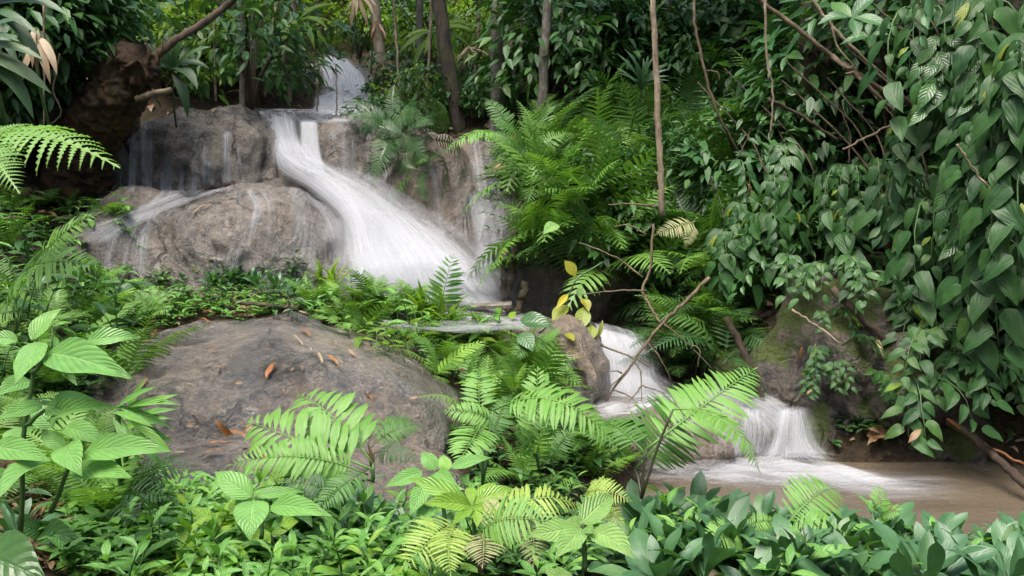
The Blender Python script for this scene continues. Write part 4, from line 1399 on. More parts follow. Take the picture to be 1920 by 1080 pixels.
stick('fallen_branch', [(288, 106, 7.35), (340, 68, 7.4), (390, 38, 7.45), (445, -8, 7.5), (500, -70, 7.5)], .034, .026, 'twigdark', 'long bare branch slanting up from the rotten stump')
stick('fallen_branch', [(255, 185, 7.4), (290, 175, 7.4), (322, 168, 7.4)], .03, .022, 'twig', 'short broken brown stick poking out beside the rotten stump')
stick('liana', [(1225, -40, 5.4), (1228, 90, 5.4), (1233, 200, 5.4), (1238, 300, 5.4), (1241, 405, 5.4)], .017, .02, 'twigpale', 'straight brown liana hanging in front of the fern slope', 'vine', sides=7, wob=.003)
stick('liana', [(1304, -40, 5.6), (1302, 40, 5.6), (1318, 120, 5.6), (1345, 210, 5.6), (1384, 284, 5.7)], .010, .006, 'twig', 'thin curved liana right of the straight brown liana', 'vine', [[(1325, 132, 5.6), (1345, 136, 5.6), (1350, 150, 5.6)]])
stick('liana', [(1436, -40, 5.2), (1436, 60, 5.2), (1441, 130, 5.2), (1450, 170, 5.2), (1444, 258, 5.2)], .008, .005, 'twigpale', 'pale knotted liana dangling before the dark saplings', 'vine')
stick('liana', [(82, 10, 6.5), (83, 130, 6.5), (82, 240, 6.5)], .008, .006, 'twig', 'thin liana hanging over the dark hollow on the left', 'vine')
stick('liana', [(112, 100, 6.8), (100, 170, 6.8), (115, 210, 6.8), (95, 235, 6.8)], .008, .005, 'twigdark', 'looping dark liana in the hollow on the left', 'vine')
stick('leaning_branch', [(1385, -30, 5.6), (1470, 35, 5.6), (1560, 105, 5.6), (1640, 160, 5.6), (1710, 195, 5.7), (1760, 240, 5.9)], .013, .021, 'twig', 'thick brown branch slanting down to the right through the vines', 'branch',
      [[(1580, 118, 5.6), (1625, 160, 5.5), (1680, 212, 5.5)], [(1560, 105, 5.6), (1590, 128, 5.5), (1600, 122, 5.5)], [(1590, 125, 5.6), (1598, 135, 5.5), (1585, 138, 5.5)]])
stick('leaning_branch', [(1505, -30, 5.9), (1560, 50, 5.9), (1610, 100, 5.9), (1655, 140, 5.9), (1690, 160, 5.9)], .012, .010, 'twigpale', 'tan branch crossing behind the thick slanting branch', 'branch', [[(1560, 50, 5.9), (1572, 90, 5.9), (1610, 130, 5.8)]])
stick('leaning_branch', [(1440, 185, 5.3), (1490, 210, 5.3), (1530, 235, 5.3), (1570, 262, 5.3)], .012, .008, 'twigdark', 'thin dark branch in front of the two dark saplings')
stick('leaning_branch', [(1580, 280, 5.2), (1630, 255, 5.2), (1680, 232, 5.2)], .008, .006, 'twig', 'short brown branch under the pale smooth tree')
stick('leaning_branch', [(1795, 270, 4.3), (1815, 300, 4.3), (1852, 352, 4.3)], .006, .005, 'twigpale', 'pale bare twig among the glossy leaves near the edge')
stick('leaning_branch', [(1900, 60, 4.8), (1892, 120, 4.8), (1894, 180, 4.8)], .006, .006, 'twigpale', 'pale upright twig against the thick dark tree')
# the stream's dead wood
stick('fallen_log', [(1118, 655, 5.95), (1200, 650, 5.9), (1300, 628, 5.8), (1400, 600, 5.75), (1470, 582, 5.8)], .030, .024, 'twigdark', 'dark wet log lying across the top of the lower fall', 'log', sides=10, wob=.004)
stick('fallen_branch', [(1330, 520, 5.2), (1280, 570, 5.2), (1243, 605, 5.2), (1215, 640, 5.2), (1180, 690, 5.15), (1135, 752, 5.1)], .013, .006, 'twig', 'forked dead branch leaning into the lower fall', 'branch',
      [[(1243, 605, 5.2), (1290, 645, 5.15), (1335, 690, 5.1)], [(1180, 690, 5.15), (1150, 720, 5.1), (1128, 742, 5.05)], [(1165, 700, 5.15), (1155, 696, 5.1), (1120, 695, 5.1)], [(1150, 732, 5.1), (1175, 740, 5.1), (1195, 756, 5.05)],
       [(1215, 643, 5.2), (1235, 668, 5.1), (1260, 715, 5.1)], [(1290, 645, 5.15), (1312, 655, 5.1), (1308, 688, 5.1)], [(1190, 680, 5.15), (1202, 700, 5.1), (1203, 752, 5.1)], [(1203, 722, 5.1), (1192, 738, 5.1), (1180, 752, 5.1)], [(1203, 722, 5.1), (1225, 730, 5.1), (1247, 738, 5.1)]])
stick('fallen_branch', [(1225, 420, 5.5), (1220, 500, 5.5), (1196, 510, 5.5), (1218, 560, 5.45), (1235, 600, 5.4)][:2] + [(1205, 540, 5.5), (1220, 575, 5.4), (1238, 606, 5.35)], .008, .008, 'twig', 'thin upright dead branch with side twigs before the fern slope', 'branch',
      [[(1222, 385, 5.5), (1180, 382, 5.5), (1140, 384, 5.5)], [(1222, 388, 5.5), (1245, 384, 5.5), (1262, 378, 5.5)], [(1212, 440, 5.5), (1180, 422, 5.5), (1150, 425, 5.5)], [(1210, 545, 5.45), (1165, 545, 5.4), (1090, 552, 5.4)], [(1205, 520, 5.5), (1150, 480, 5.5), (1085, 455, 5.5)]])
stick('bamboo_pole', [(1362, 595, 5.3), (1400, 672, 5.2), (1425, 735, 5.15), (1456, 805, 5.05)], .022, .016, 'twigdark', 'dark wet bamboo pole leaning down to the fan-shaped fall', 'pole')
stick('fallen_branch', [(1780, 790, 4.75), (1830, 825, 4.6), (1880, 870, 4.4), (1930, 915, 4.2)], .022, .022, 'twigdark', 'thick dark stick sloping into the brown pool', 'branch')
stick('fallen_branch', [(1775, 785, 4.72), (1850, 835, 4.6), (1925, 872, 4.5)], .009, .007, 'orange', 'thin orange-brown stick sloping over the pool edge', 'branch')
stick('fallen_log', [(1730, 872, 4.98), (1830, 875, 4.95), (1950, 868, 4.9)], .04, .05, 'trunkdark', 'black log lying along the far edge of the pool', 'log', sides=9)
stick('fallen_log', [(1560, 540, 5.1), (1610, 590, 5.05), (1680, 655, 5.0)], .022, .018, 'twigdark', 'rotting brown branch lying on the mossy bank', 'log', sides=9, wob=.01)
stick('fallen_branch', [(1485, 580, 4.9), (1530, 610, 4.85), (1578, 645, 4.8)], .007, .005, 'twigpale', 'thin tan stick above the moss covered rock')
stick('hanging_root', [(1487, 760, 5.0), (1480, 800, 5.0), (1475, 850, 5.0), (1490, 860, 5.0)], .005, .003, 'twigdark', 'thin root hanging in front of the fan-shaped fall', 'root')
for pts, lab in [([(965, 430, 6.3), (965, 490, 6.3), (950, 560, 6.3), (938, 605, 6.2)], 'thick dark root standing in the water below the drooping ferns'),
                 ([(945, 470, 6.35), (945, 540, 6.3), (955, 590, 6.2)], 'slender dark root crossing behind the thick one at the cascade foot'),
                 ([(985, 530, 6.2), (975, 570, 6.15), (962, 605, 6.1)], 'short dark root nearest the undercut rock')]:
    stick('root', pts, .03, .022, 'twigdark', lab, 'root', sides=8, wob=.008)
brd = empty('board', at(920, 573, 6.1), 'weathered grey board lying in the foam at the cascade foot', 'board')
m_ = mesh_from('plank', [(x, y, z) for z in (-.012, .012) for x, y in ((-.13, -.03), (.14, -.045), (.15, .03), (-.12, .035))], [(3, 2, 1, 0), (4, 5, 6, 7), (0, 1, 5, 4), (1, 2, 6, 5), (2, 3, 7, 6), (3, 0, 4, 7)], [(0, 0)] * 8, M['trunk'], False)
link_obj('plank', m_, brd)
brd.rotation_euler = (.25, -.05, .12)
stick('fallen_branch', [(440, 567, 6.0), (500, 572, 5.95), (560, 577, 5.9)], .016, .012, 'twigdark', 'dark stick lying along the ledge behind the front dome')
stick('fallen_branch', [(1010, 590, 5.9), (1060, 612, 5.75), (1110, 640, 5.6), (1180, 668, 5.5), (1220, 690, 5.4)], .007, .005, 'twig', 'thin twig bridging from the small brown boulder to the lower fall')
stick('fallen_branch', [(1230, 985, 2.9), (1290, 1040, 2.6), (1345, 1090, 2.4)], .02, .022, 'twigpale', 'thick pale stick under the dark rosettes at the near bank')
stick('fallen_branch', [(1450, 1010, 2.5), (1480, 1050, 2.4), (1500, 1085, 2.3)], .006, .004, 'straw', 'straw-coloured stick among the dark rosettes')

# ------------------------------------------------------------------ thicket behind
SH = {}


def shrubs(key, n, *a, **k):
    SH[key] = [plan_shrub(100 + 10 * i + sum(map(ord, key)), *a, **k) for i in range(n)]


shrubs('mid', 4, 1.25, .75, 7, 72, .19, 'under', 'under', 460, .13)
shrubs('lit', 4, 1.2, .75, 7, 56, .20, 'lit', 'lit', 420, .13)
shrubs('low', 3, .55, .5, 6, 46, .15, 'under', 'under', 260, .11)
shrubs('whorl', 4, 1.3, .8, 6, 22, .19, 'whorl', 'under', 380, .13, 'twigdark', True)
shrubs('whorlbig', 2, 2.4, 1.3, 8, 32, .22, 'whorl', 'whorl', 700, .16, 'twigdark', True)
shrubs('tall', 3, 2.6, 1.3, 8, 60, .26, 'under', 'under', 900, .18)
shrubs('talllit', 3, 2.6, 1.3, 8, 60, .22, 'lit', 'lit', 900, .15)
shrubs('bamboo', 2, 1.9, .9, 8, 70, .34, 'grass', 'lit', 200, .14)


def zone(key, n, x0, x1, y0, y1, sc, name, text, cat, group, mix=None):
    out = []
    for px, py in scatter(rg, n, x0, x1, y0, y1):
        p = hp(px, py)
        k = rg.choice(mix) if mix else key
        out.append(rg.choice(SH[k]).put(name, p - Vector((0, 0, .05)), rg.uniform(0, 6.28), rg.uniform(*sc), text, cat, group, (rg.uniform(-.12, .12), rg.uniform(-.12, .12))))
    order(out, text, group)
    return out


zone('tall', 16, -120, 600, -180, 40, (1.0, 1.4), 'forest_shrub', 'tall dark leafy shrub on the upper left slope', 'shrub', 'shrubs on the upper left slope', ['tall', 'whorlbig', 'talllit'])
zone('talllit', 12, 420, 930, -160, 60, (.9, 1.4), 'forest_shrub', 'tall shrub with painted sunlight beyond the far cascade', 'shrub', 'sunlit shrubs beyond the far cascade', ['talllit', 'talllit', 'bamboo'])
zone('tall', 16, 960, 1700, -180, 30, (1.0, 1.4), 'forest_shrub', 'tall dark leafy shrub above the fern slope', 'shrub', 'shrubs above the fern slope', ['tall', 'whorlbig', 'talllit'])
zone('mid', 22, 280, 525, 40, 205, (.8, 1.2), 'understory_shrub', 'green shrub between the rotten stump and the far cascade', 'shrub', 'shrubs left of the far cascade', ['mid', 'whorl', 'lit', 'low', 'lit'])
zone('mid', 14, -80, 150, 60, 280, (.8, 1.2), 'understory_shrub', 'dark understory shrub in the shaded left hollow', 'shrub', 'shrubs in the left hollow')
zone('lit', 14, 770, 920, 40, 165, (.6, .95), 'understory_shrub', 'yellow green bush left of the peeling tree', 'shrub', 'bushes right of the far cascade', ['lit', 'lit', 'mid', 'low'])
zone('mid', 30, 1010, 1480, 50, 235, (.8, 1.25), 'understory_shrub', 'broadleaf shrub growing behind the fern slope', 'shrub', 'broadleaf shrubs behind the fern slope', ['mid', 'whorl', 'whorl'])
zone('mid', 16, 1480, 1960, 40, 380, (.9, 1.3), 'understory_shrub', 'dark shrub filling the gaps behind the crossing branches', 'shrub', 'shrubs behind the crossing branches', ['mid', 'whorl'])
zone('low', 18, 1110, 1420, 320, 560, (.6, 1.0), 'low_shrub', 'low leafy shrub tucked among the ferns of the slope', 'shrub', 'low shrubs on the fern slope')
zone('low', 12, 700, 990, 195, 245, (.55, .85), 'low_shrub', 'low dark bush on the rim behind the hanging ferns', 'shrub', 'low bushes on the rim')
zone('low', 12, 1380, 1960, 380, 500, (.6, .9), 'low_shrub', 'low dark shrub under the glossy vines of the right bank', 'shrub', 'low shrubs under the glossy vines')
# bush that overhangs the far cascade
for px, py, y, k in [(655, 70, 13.0, 'mid'), (718, 150, 11.0, 'mid'), (745, 185, 10.2, 'lit'), (775, 205, 9.9, 'mid')]:
    SH[k][0].put('overhanging_bush', at(px + 20, py + 45, y), rg.uniform(0, 6), .55, {655: 'dark bush reaching over the top of the far cascade', 718: 'leafy bush covering the right edge of the far cascade',
                 745: 'fern-like green bush beside the rim of the upper ledge', 775: 'glossy bush above the hanging ferns'}[px], 'bush')

# ------------------------------------------------------------------ ferns of the slope
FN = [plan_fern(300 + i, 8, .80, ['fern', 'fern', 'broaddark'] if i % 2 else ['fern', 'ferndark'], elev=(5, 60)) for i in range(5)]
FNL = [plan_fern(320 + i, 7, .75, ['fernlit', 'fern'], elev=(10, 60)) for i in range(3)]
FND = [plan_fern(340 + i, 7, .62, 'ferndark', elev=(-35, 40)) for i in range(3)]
FNS = [plan_fern(360 + i, 7, .42, ['fern', 'fernlit', 'broad'], elev=(10, 65)) for i in range(4)]
out = []
for px, py in scatter(rg, 54, 1000, 1440, 175, 560):
    out.append(rg.choice(FN + FN + FNL).put('fern', hp(px, py), rg.uniform(0, 6.28), rg.uniform(.7, 1.15), '', 'fern', None, (rg.uniform(.1, .5), rg.uniform(-.3, .2))))
order(out[:27], 'green fern with arching fronds on the upper fern slope', 'ferns on the upper fern slope')
order(out[27:], 'green fern with spreading fronds on the lower fern slope', 'ferns on the lower fern slope')
out = []
for px, py, y in [(735, 240, 8.15), (765, 252, 8.0), (800, 262, 7.95), (745, 300, 8.0), (790, 318, 7.85)]:
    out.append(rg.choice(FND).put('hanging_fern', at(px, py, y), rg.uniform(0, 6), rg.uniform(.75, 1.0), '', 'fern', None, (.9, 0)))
order(out, 'dark fern hanging down the brown rock buttress', 'hanging ferns on the buttress')
out = []
for px, py, y in [(985, 300, 6.9), (1000, 350, 6.7), (1010, 400, 6.5), (1020, 450, 6.3), (1060, 480, 6.2), (1040, 340, 6.8)]:
    out.append(rg.choice(FN).put('drooping_fern', at(px, py, y), rg.uniform(0, 6), rg.uniform(.5, .75), '', 'fern', None, (.5, -.6)))
order(out, 'fern drooping over the side chute from the undercut rock', 'drooping ferns at the side chute')


def hero_fern(label, root, fronds, stalk='stem', name='fern', cat='fern'):
    """a fern whose fronds are set one by one: (base px, py, Y, tip px, py, Y, kind, which, width, face)"""
    rp = at(*root)
    o = empty(name, rp, label, cat)
    for (bx, by, bY, tx, ty, tY, key, idx, w, up) in fronds:
        p0, p1 = at(bx, by, bY), at(tx, ty, tY)
        T = Matrix.Translation(-rp)
        if key in FSPEC:
            split_frond(o, key, idx, T @ span(p0, p1, Vector(up), w))
        else:
            child('frond', FP[key][idx % len(FP[key])], o, T @ span(p0, p1, Vector(up), w))
        if (p0 - rp).length > .03:
            mid = (p0 - rp) * .5 + Vector((0, 0, .02))
            link_obj('stalk', tube_mesh('stalk', [Vector((0, 0, 0)), mid, p0 - rp], .005, .0035, M[stalk], 6, 5), o)
    return o


FU = (0, -.72, .69)
UZ = (0, -.35, .93)
hero_fern('tall bright fern in front of the little falls with two long arching fronds', (1203, 935, 2.75), [
    (1212, 842, 2.75, 1414, 692, 2.95, 'fernlit', 0, 1.15, (-.5, -.72, .5)), (1262, 768, 2.72, 1424, 884, 2.55, 'fernlit', 2, 1.0, (.55, -.45, .7)), (1190, 880, 2.85, 1285, 738, 3.05, 'fern', 1, 1.6, (.2, -.9, .3)),
    (1210, 850, 2.75, 1120, 800, 3.1, 'fern', 1, 1.1, FU)], 'stemdark')
hero_fern('big pale-tipped fern sprawling over the foot of the front dome', (700, 900, 2.6), [
    (698, 880, 2.6, 470, 792, 2.75, 'broad', 0, 1.05, (.2, -.8, .55)), (690, 890, 2.6, 432, 872, 2.55, 'fernlit', 1, .8, (.0, -.75, .66)), (700, 870, 2.65, 560, 742, 2.9, 'broad', 1, 1.0, (.4, -.85, .35)),
    (690, 880, 2.6, 590, 960, 2.4, 'fern', 0, .9, FU), (650, 930, 2.5, 515, 902, 2.5, 'ferndark', 0, .9, FU)])
hero_fern('dark toothed fern leaning right at the foot of the front dome', (700, 905, 2.9), [
    (695, 840, 2.9, 795, 800, 3.0, 'fern', 2, .9, FU), (700, 850, 2.9, 790, 865, 2.8, 'ferndark', 1, .9, FU), (690, 830, 2.9, 770, 780, 3.1, 'fern', 0, .8, FU), (690, 850, 2.9, 640, 790, 3.0, 'fern', 1, .8, FU)], 'twig')
hero_fern('yellow-green fern with one long arching frond at the centre', (905, 910, 2.8), [
    (925, 770, 2.85, 1165, 848, 2.7, 'fernlit', 3, .95, (.25, -.5, .83)), (900, 800, 2.8, 862, 862, 2.6, 'broad', 0, 1.3, FU), (930, 790, 2.9, 835, 770, 2.9, 'broad', 2, 1.0, FU),
    (920, 830, 2.85, 960, 740, 3.0, 'fern', 0, 1.0, (0, -.95, .3)), (900, 780, 2.9, 900, 690, 3.05, 'broad', 1, 1.1, (0, -.95, .3))])
hero_fern('upright ladder-like fern next to the mossy side of the small boulder', (1010, 880, 3.6), [
    (1010, 850, 3.6, 1008, 692, 3.7, 'broad', 1, .9, (0, -.97, .2)), (1005, 850, 3.5, 1035, 745, 3.55, 'broaddark', 2, 1.0, (0, -.97, .2)), (1000, 850, 3.5, 960, 800, 3.4, 'fern', 1, 1.2, FU), (1030, 870, 3.4, 1080, 800, 3.4, 'fern', 2, 1.2, FU)])
hero_fern('small glowing yellow fern below the lower fall', (1110, 960, 2.5), [(1092, 930, 2.5, 1182, 938, 2.4, 'fernyel', 2, 1.25, FU), (1105, 935, 2.5, 1150, 900, 2.55, 'fernyel', 1, 1.2, FU), (1130, 950, 2.5, 1170, 985, 2.4, 'fernyel', 0, 1.0, FU)])
hero_fern('half-withered fern with pinkish drooping fronds in the near foreground', (900, 1075, 2.1), [
    (900, 1010, 2.1, 985, 925, 2.2, 'ferndead', 2, 1.4, FU), (905, 1000, 2.1, 1090, 950, 2.15, 'fernyel', 3, 1.1, UZ), (985, 970, 2.1, 1000, 1060, 1.95, 'ferndead', 1, 1.3, FU), (900, 1000, 2.1, 905, 1060, 1.9, 'ferndead', 0, 1.2, FU),
    (890, 1010, 2.1, 1060, 985, 2.0, 'fernlit', 3, 1.2, FU)], 'twig')
hero_fern('pale fern frond spread flat at the bottom of the foreground', (860, 1065, 2.1), [(860, 980, 2.15, 755, 1065, 1.95, 'fernyel', 1, 1.3, FU), (855, 985, 2.1, 845, 1075, 1.9, 'fernyel', 0, 1.1, FU)])
hero_fern('light green fern left of the dark rosettes by the pool', (1400, 1020, 2.6), [(1400, 1000, 2.6, 1308, 1030, 2.5, 'fernlit', 1, 1.3, FU), (1395, 990, 2.6, 1460, 980, 2.6, 'fernlit', 2, 1.4, FU), (1390, 985, 2.65, 1340, 930, 2.75, 'fernlit', 0, 1.2, FU)])
hero_fern('broad finely toothed fern spread at the edge of the pool', (1465, 1035, 2.6), [(1470, 1000, 2.6, 1590, 1005, 2.55, 'fernlit', 1, 1.4, FU), (1470, 990, 2.65, 1570, 918, 2.8, 'fernlit', 2, 1.5, FU), (1465, 1000, 2.6, 1520, 1035, 2.5, 'fern', 0, 1.4, FU)])
hero_fern('small upright fern sprig standing against the brown pool', (1645, 980, 2.8), [(1645, 970, 2.8, 1648, 912, 2.85, 'broad', 0, 1.3, (0, -.97, .2)), (1645, 975, 2.8, 1690, 960, 2.7, 'broad', 1, 1.2, FU)])
hero_fern('feathery bracken arching in from the left before the dark hollow', (-90, 330, 3.2), [
    (-60, 285, 3.2, 232, 312, 2.9, 'brackenlit', 0, 1.0, (.1, -.55, .83)), (-40, 270, 3.1, 62, 232, 3.2, 'brackenlit', 0, 1.0, FU), (-30, 280, 3.0, 42, 362, 2.8, 'brackenlit', 0, 1.1, FU)], 'twig')
hero_fern('bright fern with ladder-like fronds rising on the left bank', (30, 625, 3.6), [
    (62, 520, 3.6, 184, 400, 3.5, 'fernlit', 0, .75, (-.6, -.7, .3)), (35, 590, 3.4, 195, 500, 3.2, 'fernlit', 3, 1.15, (-.2, -.6, .75)), (-30, 620, 3.3, 45, 588, 3.2, 'fernlit', 1, 1.2, FU)])
hero_fern('single upright fern frond standing before the foot of the main cascade', (825, 600, 5.4), [(825, 585, 5.4, 848, 482, 5.4, 'broaddark', 0, 1.2, (0, -.98, .15))])
hero_fern('fern frond hanging over the face of the small brown boulder', (1003, 640, 5.0), [(1005, 632, 5.0, 1078, 708, 4.9, 'fernlit', 0, .75, (.5, -.7, .5)), (1005, 632, 5.0, 960, 680, 4.8, 'fern', 1, 1.0, FU)])
hero_fern('light fern frond reaching left over the side chute', (985, 300, 7.0), [(975, 285, 7.0, 830, 288, 6.8, 'fernlit', 3, .9, UZ), (905, 275, 7.0, 1000, 328, 6.7, 'fernlit', 0, .7, FU), (960, 260, 7.0, 910, 185, 7.1, 'fern', 1, 1.0, FU)])
hero_fern('short green fern cushion on the ledge above the front dome', (285, 585, 5.0), [(285, 585, 5.0, 255, 545, 5.0, 'broad', 0, 1.1, FU), (285, 585, 5.0, 285, 535, 5.1, 'broad', 1, 1.2, FU), (287, 585, 5.0, 318, 552, 5.0, 'broad', 2, 1.1, FU), (288, 588, 5.0, 320, 580, 4.9, 'broad', 0, 1.0, FU)])
hero_fern('bluish drooping palm-like fern under the big-leaved herb', (235, 960, 2.7), [(235, 930, 2.7, 370, 875, 2.7, 'ferndark', 3, 1.2, FU), (240, 930, 2.7, 330, 860, 2.8, 'ferndark', 0, 1.2, FU), (235, 940, 2.6, 260, 990, 2.4, 'ferndark', 1, 1.2, FU), (235, 935, 2.65, 320, 930, 2.5, 'ferndark', 2, 1.2, FU)])
hero_fern('olive fern frond dangling right of the straight liana', (1310, 410, 5.5), [(1305, 415, 5.5, 1230, 440, 5.4, 'ferndead', 0, 1.1, FU), (1300, 420, 5.5, 1285, 465, 5.4, 'ferndead', 1, 1.0, FU)])

out = []
for px, py in scatter(rg, 14, 1230, 1390, 590, 700, .5):
    out.append(rg.choice(FNS + FND + SH['low'][:1] * 0).put('bank_fern', hp(px, py), rg.uniform(0, 6.28), rg.uniform(.8, 1.3), '', 'fern', None, (.3, 0)))
order(out, 'small fern in the dark hollow beneath the fallen log', 'ferns beneath the fallen log')
out = []
for px, py in [(1400, 380), (1450, 350), (1500, 390), (1560, 360), (1610, 400), (1670, 340), (1720, 330), (1380, 440)]:
    out.append(rg.choice(SH['mid'] + SH['whorl']).put('bank_shrub', at(px, py + 30, 6.7), rg.uniform(0, 6.28), rg.uniform(.6, .85), '', 'shrub', None, (.15, 0)))
order(out, 'leafy shrub rising behind the climbing vines of the right bank', 'shrubs behind the climbing vines')
out = []
for px, py in [(600, 95), (640, 80), (690, 95), (735, 110), (760, 90), (665, 50), (720, 55)]:
    out.append(rg.choice(SH['lit'] + SH['whorl'][:2]).put('slope_bush', hp(px, py), rg.uniform(0, 6.28), rg.uniform(.7, .95), '', 'bush', None, (0, 0)))
order(out, 'light green bush on the slope above the far cascade', 'bushes above the far cascade')

# ------------------------------------------------------------------ herbs of the foreground, leaf by leaf
def hero_herb(label, root, stems, leaves, name='broadleaf_herb', cat='plant', stalk='stem'):
    """leaves: (base px, py, tip px, py, width px, Y base, Y tip, kind)"""
    rp = at(*root)
    o = empty(name, rp, label, cat)
    for s in stems:
        link_obj('stem', tube_mesh('stem', [at(*p) - rp for p in s], .007, .004, M[stalk], len(s) * 4, 6, .001), o)
    for i, (bx, by, tx, ty, w, yb, yt, key) in enumerate(leaves):
        p0, p1 = at(bx, by, yb), at(tx, ty, yt)
        pl = math.hypot(tx - bx, ty - by)
        me = LP[key][i % len(LP[key])]
        wm = max(abs(v.co.x) for v in me.vertices) * 2
        true = (p1 - p0).length * F / ((yb + yt) / 2)
        up = Vector((rg.uniform(-.25, .25), -.70, .62))
        child('leaf', me, o, Matrix.Translation(-rp) @ span(p0, p1, up, (w / true) / wm * 1.12))
    return o


hero_herb('tall bright herb with big deeply veined leaves at the left edge', (38, 1000, 2.25),
          [[(38, 1000, 2.25), (44, 815, 2.2), (60, 715, 2.2), (66, 640, 2.2)], [(95, 960, 2.2), (130, 870, 2.15), (128, 838, 2.15)], [(44, 800, 2.2), (85, 768, 2.2)], [(60, 700, 2.2), (90, 668, 2.2)]], [
    (88, 662, 252, 710, 66, 2.2, 2.0, 'herb'), (160, 642, 264, 634, 34, 2.25, 2.3, 'herb'), (58, 638, 116, 578, 42, 2.2, 2.25, 'herb'), (72, 640, 27, 720, 60, 2.2, 2.05, 'herb'), (34, 640, -25, 640, 34, 2.2, 2.2, 'herb'),
    (84, 768, 185, 752, 48, 2.2, 2.15, 'herb'), (92, 790, 232, 765, 34, 2.2, 2.1, 'herb'), (80, 758, -10, 788, 34, 2.2, 2.1, 'herb'), (-20, 838, 95, 865, 52, 2.15, 2.05, 'herb'), (107, 862, -15, 948, 62, 2.15, 1.95, 'herb'),
    (120, 842, 77, 808, 30, 2.15, 2.2, 'herb'), (122, 836, 154, 893, 52, 2.1, 2.0, 'herb'), (155, 850, 322, 846, 56, 2.1, 2.05, 'herb'), (134, 880, 248, 896, 54, 2.15, 2.0, 'herb'), (60, 800, 20, 850, 60, 2.3, 2.2, 'herb'),
    (100, 800, 60, 760, 40, 2.35, 2.4, 'herb'), (60, 715, -10, 745, 40, 2.3, 2.2, 'herb'), (120, 800, 210, 840, 40, 2.4, 2.3, 'herb'), (45, 900, -30, 880, 44, 2.3, 2.2, 'herb')])
hero_herb('large dark green leaf cut by the bottom left corner', (-40, 1100, 1.7), [[(-40, 1110, 1.7), (-25, 1075, 1.7)]], [(-40, 1040, 90, 1092, 110, 1.75, 1.7, 'under'), (-30, 1070, -80, 1010, 70, 1.75, 1.7, 'under')])
hero_herb('dull green leaf pair lying over the brown litter', (78, 1010, 2.4), [[(70, 1025, 2.4), (80, 1000, 2.4)]], [(78, 998, 160, 1018, 46, 2.35, 2.25, 'under'), (80, 1000, 30, 985, 36, 2.35, 2.3, 'under')])
hero_herb('bright veined herb in front of the rock shelf', (490, 1010, 2.3), [[(490, 1010, 2.3), (488, 960, 2.3), (478, 930, 2.3)]], [
    (472, 932, 402, 884, 44, 2.3, 2.35, 'herb'), (476, 938, 468, 1014, 60, 2.25, 2.15, 'herb'), (507, 948, 624, 968, 44, 2.3, 2.2, 'herb'), (478, 930, 572, 922, 26, 2.35, 2.4, 'herb'), (440, 925, 410, 905, 20, 2.4, 2.4, 'herb'), (470, 925, 440, 950, 30, 2.35, 2.3, 'herb')])
hero_herb('light green herb with upright crinkled leaves right of the big pale-tipped fern', (835, 985, 2.5), [[(835, 985, 2.5), (825, 920, 2.5), (822, 885, 2.5)], [(840, 950, 2.5), (848, 885, 2.5)]], [
    (792, 884, 720, 914, 28, 2.5, 2.45, 'herb'), (816, 882, 790, 848, 28, 2.5, 2.55, 'herb'), (836, 884, 832, 852, 28, 2.5, 2.55, 'herb'), (846, 876, 922, 858, 28, 2.5, 2.5, 'herb'), (820, 885, 860, 912, 32, 2.5, 2.4, 'herb'),
    (798, 905, 768, 968, 32, 2.5, 2.4, 'herb'), (808, 950, 784, 992, 32, 2.5, 2.4, 'herb'), (868, 908, 880, 888, 24, 2.5, 2.5, 'herb'), (820, 890, 810, 915, 26, 2.5, 2.4, 'herb')])
hero_herb('yellow-green rosette of pointed leaves at the centre foreground', (888, 1000, 2.3), [[(888, 1010, 2.3), (888, 948, 2.3)]], [
    (886, 948, 766, 896, 34, 2.3, 2.35, 'bright'), (886, 950, 792, 944, 34, 2.3, 2.2, 'bright'), (888, 945, 964, 916, 32, 2.3, 2.35, 'bright'), (886, 950, 846, 988, 28, 2.3, 2.15, 'bright'), (888, 948, 930, 905, 26, 2.35, 2.45, 'bright'),
    (888, 950, 895, 990, 26, 2.3, 2.2, 'bright'), (886, 945, 882, 912, 22, 2.3, 2.4, 'bright'), (888, 950, 940, 965, 24, 2.3, 2.2, 'bright')])
hero_herb('pale herb with four wide soft leaves in the near foreground', (1095, 1060, 2.0), [[(1095, 1070, 2.0), (1095, 1020, 2.0), (1092, 982, 2.0)]], [
    (1088, 982, 1150, 926, 44, 2.0, 2.1, 'herbpale'), (1076, 990, 988, 1006, 42, 2.0, 1.95, 'herbpale'), (1090, 990, 1040, 1048, 48, 2.0, 1.9, 'herbpale'), (1108, 996, 1190, 1048, 58, 2.0, 1.9, 'herbpale'),
    (1090, 985, 1060, 975, 26, 2.05, 2.05, 'herbpale'), (1095, 990, 1115, 1000, 22, 2.0, 1.95, 'herbpale'), (1075, 1100, 1018, 1066, 40, 1.9, 1.9, 'herbpale')])
hero_herb('yellowing plant with large drooping leaves beside the undercut rock', (1108, 470, 6.0), [[(1130, 492, 5.6), (1085, 520, 5.5), (1070, 545, 5.5), (1060, 580, 5.5)]], [
    (1080, 518, 1058, 488, 24, 5.5, 5.5, 'yellow'), (1065, 572, 1035, 602, 26, 5.5, 5.4, 'yellow'), (1064, 552, 1042, 580, 14, 5.5, 5.4, 'yellow'), (1088, 560, 1104, 585, 22, 5.5, 5.4, 'yellow'), (1096, 575, 1088, 620, 28, 5.45, 5.35, 'yellow'),
    (1110, 610, 1108, 640, 20, 5.4, 5.3, 'yellow'), (1085, 555, 1094, 540, 16, 5.5, 5.5, 'herbpale'), (1130, 600, 1122, 635, 10, 5.4, 5.4, 'yellow'), (1045, 420, 1018, 440, 24, 5.6, 5.5, 'herbpale'), (1060, 625, 1076, 640, 16, 5.2, 5.1, 'yellow')])
